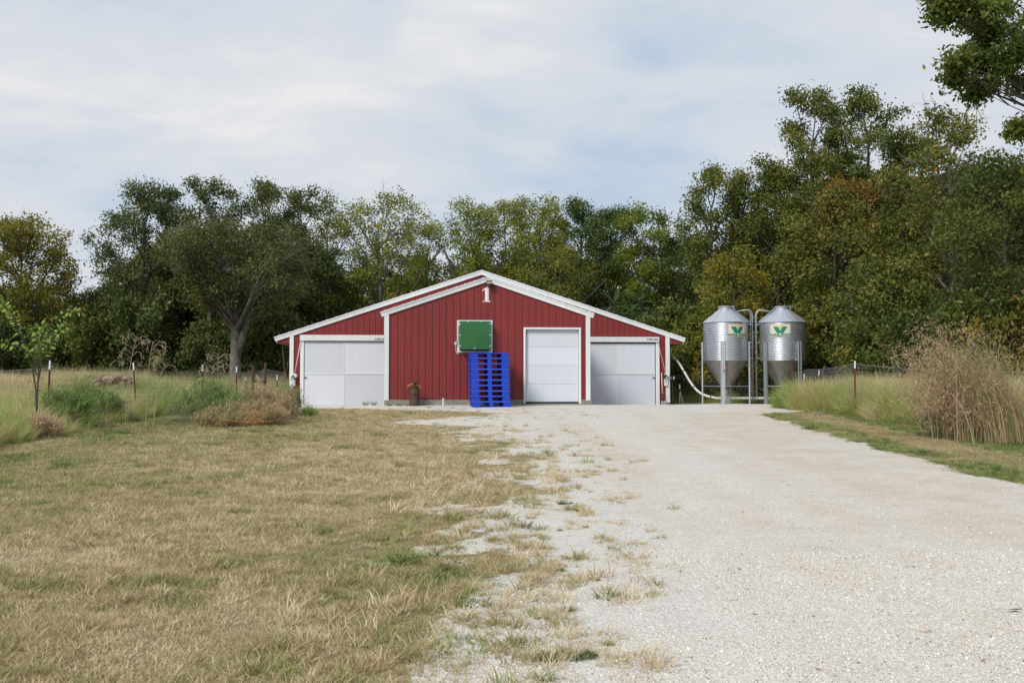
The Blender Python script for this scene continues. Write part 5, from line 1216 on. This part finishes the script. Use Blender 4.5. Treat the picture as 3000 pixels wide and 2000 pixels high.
bushy('dry_vine', 130, 19.4, 90, 1215, lambda p, W_, H, r: .06+.12*r.normal(0, 1, len(p)), 3000, 'tangle of dead brown vine at the foot of the first post', 809, leaf=.07, stems=20)
bushy('green_weed_clump', 2740, 20.4, 150, 1110, lambda p, W_, H, r: .8+.15*r.normal(0, 1, len(p)), 5000, 'green weed rising left of the arching dry grass', 810, leaf=.05, stems=26)
# orange twigs of the brush pile
g0 = GD(735, 21.9); ot = MB(); r_ = random.Random(9)
def twig(p, d, L_, rad, lev):
    path = [p]; dd = d.copy()
    for k in range(4): dd = (dd+Vector((r_.gauss(0, .13), r_.gauss(0, .13), r_.gauss(0, .08)))).normalized(); p = p+dd*L_/4; path.append(p)
    ot.tube(path, [rad*(1-.15*k) for k in range(5)], 5, cap=False)
    if lev > 0:
        for k in range(3):
            q_ = path[r_.choice((1, 2, 3, 4))]; twig(q_, (dd+Vector((r_.gauss(0, .6), r_.gauss(0, .5), r_.gauss(0, .3)))).normalized(), L_*.65, rad*.6, lev-1)
for (dx, dy, dz, ln) in ((.9, .0, .5, .7), (.95, .0, .1, .5), (-.9, -.1, .10, .45), (.8, -.3, -.02, .5), (.5, .1, .9, .35), (1, .1, .25, .55)):
    twig(g0+Vector((-.1+r_.uniform(-.1, .1), -.15, .16)), Vector((dx, dy, dz)).normalized(), ln, .011, 2)
tag(ot.build('dead_branch', M['twig_orange']), 'bare orange-brown branch lying in the front of the brush pile', 'branch')
# arching dry grass clump
def arching():
    g0 = GD(2880, 19.3); r_ = np.random.default_rng(77); n = 3200; seg = 7
    bx = r_.normal(.0, .30, n); by = r_.normal(0, .3, n); hh = r_.uniform(1.1, 2.75, n)*np.where(r_.random(n) < .25, .5, 1); t = np.abs(r_.normal(.12, .14, n)); az = np.where(r_.random(n) < .85, r_.normal(math.pi, .85, n), r_.uniform(0, 6.28, n))
    wd = r_.uniform(.004, .010, n); V = np.zeros((n, seg*2+1, 3)); X, Y, Z = bx, by, np.zeros(n); dr = r_.uniform(.07, .27, n)
    wa = r_.uniform(0, np.pi, n)
    for k in range(seg):
        ww = wd*(1-k/(seg+1)); V[:, 2*k] = np.stack([X-np.cos(wa)*ww, Y-np.sin(wa)*ww, Z], -1); V[:, 2*k+1] = np.stack([X+np.cos(wa)*ww, Y+np.sin(wa)*ww, Z], -1)
        st_ = hh/seg; X = X+np.cos(az)*np.sin(t)*st_; Y = Y+np.sin(az)*np.sin(t)*st_*.6; Z = Z+np.cos(t)*st_; t = np.minimum(t+dr*(.45+.55*k), 2.6)
        Z = np.maximum(Z, .03)
    V[:, -1] = np.stack([X, Y, Z], -1); m = 2*seg+1; Ft = []
    for k in range(seg-1): Ft += [(2*k, 2*k+1, 2*k+3), (2*k, 2*k+3, 2*k+2)]
    Ft.append((2*seg-2, 2*seg-1, 2*seg)); Ft = np.array(Ft); Fq = (Ft[None]+(np.arange(n)*m)[:, None, None]).reshape(-1, 3)
    VV = V.reshape(-1, 3); tips = V[:, -1]; K = 6; hp = np.repeat(tips, K, 0)+r_.normal(0, .035, (n*K, 3)); hd = r_.normal(0, 1, (n*K, 3)); hd /= np.linalg.norm(hd, axis=1)[:, None]; hd[:, 2] -= .3
    hw2 = np.cross(hd, r_.normal(0, 1, (n*K, 3)))*.0035; HV = np.stack([hp-hw2, hp+hw2, hp+hd*r_.uniform(.03, .09, (n*K, 1))], 1).reshape(-1, 3)
    tn = np.where(r_.random(n) < .22, r_.uniform(.5, .85, n), np.clip(r_.normal(.10, .16, n), 0, .5))
    o = link('arching_grass', npmesh('arching_grass', np.concatenate([VV, HV]), np.concatenate([Fq, np.arange(n*K*3).reshape(-1, 3)+len(VV)]), np.concatenate([np.repeat(tn, len(Ft)), np.repeat(np.clip(tn, 0, .15), K)])), M['weed_own']); o.location = g0
    tag(o, 'tall clump of dry reddish grass arching left beside the right fence', 'grass clump')
arching()
# sapling on the left with big leaves
def sapling():
    g0 = GD(112, 19.6); D = 19.6; r_ = random.Random(12); o = empty('leafy_sapling', tuple(g0), 'young sapling with bright green leaves on spreading stems, left fence', 'tree')
    m = MB(); V = []; Fc = []; tn = []
    def P3(px, py, dd=0): return PD(px, py, D+dd)-g0
    stems = [([(108, 1250), (105, 1140), (92, 1060), (60, 980), (35, 920), (-5, 875)], .02, 40, .55), ([(108, 1200), (112, 1090), (112, 1010), (135, 960), (190, 915), (240, 912)], .018, 50, .15), ([(106, 1100), (95, 1040), (60, 1015), (30, 1010), (5, 1000)], .012, 26, .1),
             ([(110, 1130), (125, 1050), (150, 1000), (170, 970), (200, 950)], .012, 26, .2), ([(105, 1090), (98, 1030), (95, 975), (75, 950)], .012, 26, .2), ([(112, 1080), (120, 1020), (100, 970), (130, 945)], .012, 30, .1), ([(112, 1100), (130, 1050), (158, 1000), (172, 960), (175, 940)], .008, 0, 0)]
    for si, (pth, rad, nl, t0) in enumerate(stems):
        pp = [P3(a, b, r_.uniform(-.15, .15)*(i > 0)) for i, (a, b) in enumerate(pth)]
        m.tube(pp, [rad*(1-.75*i/(len(pp)-1)) for i in range(len(pp))], 6, cap=False)
        for k in range(nl):
            t = t0+(1-t0)*(k+.5)/nl if nl else 0; t = max(t, .3); f = t*(len(pp)-1); i = min(int(f), len(pp)-2); p = pp[i].lerp(pp[i+1], f-i); ax = (pp[i+1]-pp[i]).normalized()
            s = -1 if k % 2 else 1; sidev = ax.cross(Vector((0, 1, 0))).normalized()
            d = (sidev*s*.8+ax*.35+Vector((r_.gauss(0, .3), r_.gauss(0, .5), r_.gauss(-.2, .25)))).normalized(); L_ = r_.uniform(.075, .13)
            nn = (Vector((r_.gauss(0, .4), -.5+r_.gauss(0, .4), 1))).normalized(); b_ = d.cross(nn).normalized()*L_*.36; base = p+d*.02
            n0 = len(V); tip = base+d*L_; mid = base+d*L_*.45; fold = nn*L_*-.08
            V += [tuple(base), tuple(base+d*L_*.28+b_*.9), tuple(base+d*L_*.65+b_*.75), tuple(tip+Vector((0, 0, -.01))), tuple(base+d*L_*.65-b_*.75), tuple(base+d*L_*.28-b_*.9), tuple(mid+fold)]
            for a, b in ((0, 1), (1, 2), (2, 3), (3, 4), (4, 5), (5, 0)): Fc.append((n0+a, n0+b, n0+6)); tn.append(r_.uniform(.2, .95) if not a else tn[-1])
    for k in range(170):                                   # browner small leaves low on the stems
        p = P3(108+r_.gauss(0, 14), r_.uniform(1010, 1160), r_.uniform(-.15, .15)); d = Vector((r_.gauss(0, 1), r_.gauss(0, 1), r_.gauss(-.3, .6))).normalized(); L_ = r_.uniform(.03, .07); b_ = d.cross(Vector((r_.gauss(0, 1), 1, .3))).normalized()*L_*.3
        n0 = len(V); V += [tuple(p), tuple(p+d*L_*.5+b_), tuple(p+d*L_)]; Fc.append((n0, n0+1, n0+2)); tn.append(r_.uniform(0, .3))
    m.build('stem', M['bark_dark'], o).matrix_parent_inverse = Matrix.Identity(4)
    link('leaves', npmesh('leaves', np.array(V), np.array(Fc), tn), M['leaf_sapling'], o, local=True)
sapling()
# dead weed stalks
def stalk(pts, D, label, seed, heads=8, rad=.010):
    r_ = random.Random(seed); g0 = GD(pts[0][0], D); m = MB(); pp = [g0-Vector((0, 0, .05))]+[PD(a, b, D) for a, b in pts[1:]]
    m.tube(pp, [rad*(1-.6*i/(len(pp)-1)) for i in range(len(pp))], 5)
    for k in range(heads):
        t = r_.uniform(.55, 1); f = t*(len(pp)-1); i = min(int(f), len(pp)-2); p = pp[i].lerp(pp[i+1], f-i); s = r_.choice((-1, 1)); L_ = r_.uniform(.12, .3)
        a = p+Vector((s*L_*.5, r_.uniform(-.1, .1), L_*.5)); b = p+Vector((s*L_, r_.uniform(-.15, .15), L_*.35)); c = b+Vector((s*.03, 0, -.1))
        m.tube([p, a, b, c], [.005, .004, .003, .002], 3, cap=False)
        for _ in range(9):
            q_ = b.lerp(c, r_.random())+Vector((r_.gauss(0, .025), r_.gauss(0, .02), r_.gauss(0, .03))); e_ = q_+Vector((r_.gauss(0, .02), 0, -.03)); m.tube([q_, e_], [.006, .003], 3)
    tag(m.build('dead_stalk', M['stalk']), label, 'dead weed', 'dead weed stalks by the left fence')
stalk([(368, 1195), (375, 1120), (385, 1050), (400, 985)], 21.4, 'tallest pale dead stalk with drooping seed heads', 1, 12)
stalk([(428, 1180), (434, 1100), (440, 1040), (448, 1000)], 22, 'dead stalk just right of the leaning post', 2, 10)
stalk([(450, 1155), (465, 1110), (478, 1080), (490, 1065)], 22.6, 'bent dead stalk leaning right of the second post', 3, 5)
stalk([(312, 1180), (318, 1110), (321, 1072)], 21, 'thin dead stalk bent over at its tip', 4, 2, .007)
stalk([(636, 1160), (638, 1090), (640, 1030)], 25, 'dead stalk with drooping heads before the oak trunk', 5, 11)
stalk([(618, 1150), (620, 1100), (623, 1075)], 25, 'short bushy dead stalk left of the one before the oak', 6, 9)
stalk([(375, 1185), (380, 1110), (388, 1085)], 21.2, 'short dead stalk beside the tallest one', 7, 2, .007)
for i in range(14):
    px = 465+i*6; D = 23; g0 = GD(px, D); e_ = PD(px+45+i*4, 1110+(i*13 % 40), D+.2)
    tag(MB().tube([g0-Vector((0, 0, .05)), (g0+e_)/2+Vector((.0, 0, .02)), e_], [.006, .005, .003], 4).build('fallen_stalk', M['bark_pale']), 'grey dead stalk of the bundle leaning right in the left grass', 'dead weed', 'leaning grey stalks')
# stones
r_ = random.Random(5); sm = []
for k in range(3):
    V = []; rr = random.Random(k)
    import bmesh
    bm = bmesh.new(); bmesh.ops.create_icosphere(bm, subdivisions=2, radius=1)
    for v in bm.verts: v.co *= 1+rr.uniform(-.13, .13)
    for v in bm.verts: v.co.z = max(-.7, min(.75, v.co.z))
    me = bpy.data.meshes.new('stone'); bm.to_mesh(me); bm.free(); me.materials.append(M['stone']); sm.append(me)
for i, (px, py, w_) in enumerate(((275, 1150, 20), (300, 1155, 20), (330, 1158, 22), (360, 1150, 20), (385, 1155, 18), (315, 1180, 24), (350, 1180, 24), (282, 1112, 15), (300, 1104, 12), (318, 1110, 18), (336, 1113, 14), (352, 1103, 17), (372, 1109, 14), (330, 1122, 18), (348, 1124, 14), (306, 1122, 14), (365, 1122, 14), (290, 1127, 12), (320, 1134, 20), (345, 1138, 18), (300, 1140, 16), (378, 1118, 11))):
    D = 30+r_.uniform(-.3, .3)-(py-1110)*.006; p = PD(px, py, D); o = link('field_stone', sm[i % 3], None); o.location = p; s = w_/(2917/D); o.scale = (s*1.25, s, s*.72); o.rotation_euler = (r_.uniform(-.3, .3), r_.uniform(-.3, .3), r_.uniform(0, 6))
    tag(o, 'rough tan stone in the heap behind the left fence', 'stone', 'stones heaped behind the left fence')
# bare stones that stand out on the drive
for i, (px, py, w_, lb) in enumerate(((2710, 1850, 34, 'largest pinkish stone on the drive, lower right'), (2667, 1662, 26, 'flat grey stone on the drive right of the middle'), (2553, 1565, 16, 'small tan stone lying out on the drive'), (2310, 1420, 12, 'small brown stone on the drive in mid distance'), (2058, 1843, 11, 'small pale round stone near the bottom middle of the drive'))):
    x0, y0 = gnd(px, py); s = w_/2/(2917/y0); o = link('drive_stone', sm[i % 3], None); o.location = (x0, y0, float(gz(x0, y0))+s*.3); o.scale = (s, s*.8, s*.5); tag(o, lb, 'stone')
    if i == 0:
        o.data = sm[0].copy(); o.data.materials.clear(); o.data.materials.append(mat('pink_stone', (.50, .42, .37), .9))
    else: o.data = sm[i % 3].copy(); o.data.materials.clear(); o.data.materials.append(M['whitestone'])
x0, y0 = gnd(2973, 1793); tag(MB().add([(x0-.05, y0, .02+float(gz(x0, y0))), (x0, y0-.02, .03+float(gz(x0, y0))), (x0+.06, y0, .015+float(gz(x0, y0))), (x0, y0+.03, .012+float(gz(x0, y0)))], [(0, 1, 2, 3)]).build('dead_leaf', mat('brown_dead_leaf', (.13, .05, .02), .8)), 'curled brown dead leaf on the gravel at the right edge', 'leaf')
# brick at the end of the right bank and white scrap in the weeds
x0, y0 = gnd(2397, 1216); z_ = float(gz(x0, y0)); tag(MB().box(x0-.1, x0+.14, y0-.06, y0+.06, z_-.01, z_+.07).build('concrete_block', M['concrete'], bevel=.008), 'small grey concrete block at the foot of the right grass bank', 'block')
p = PD(2721, 1170, 19.6); o = link('white_scrap', sm[1].copy(), None); o.data.materials.clear(); o.data.materials.append(M['post_white']); o.location = p; o.scale = (.055, .03, .045); tag(o, 'crumpled white scrap caught in the right grass bank', 'scrap')
# clumps of yellow flowers near the bottom
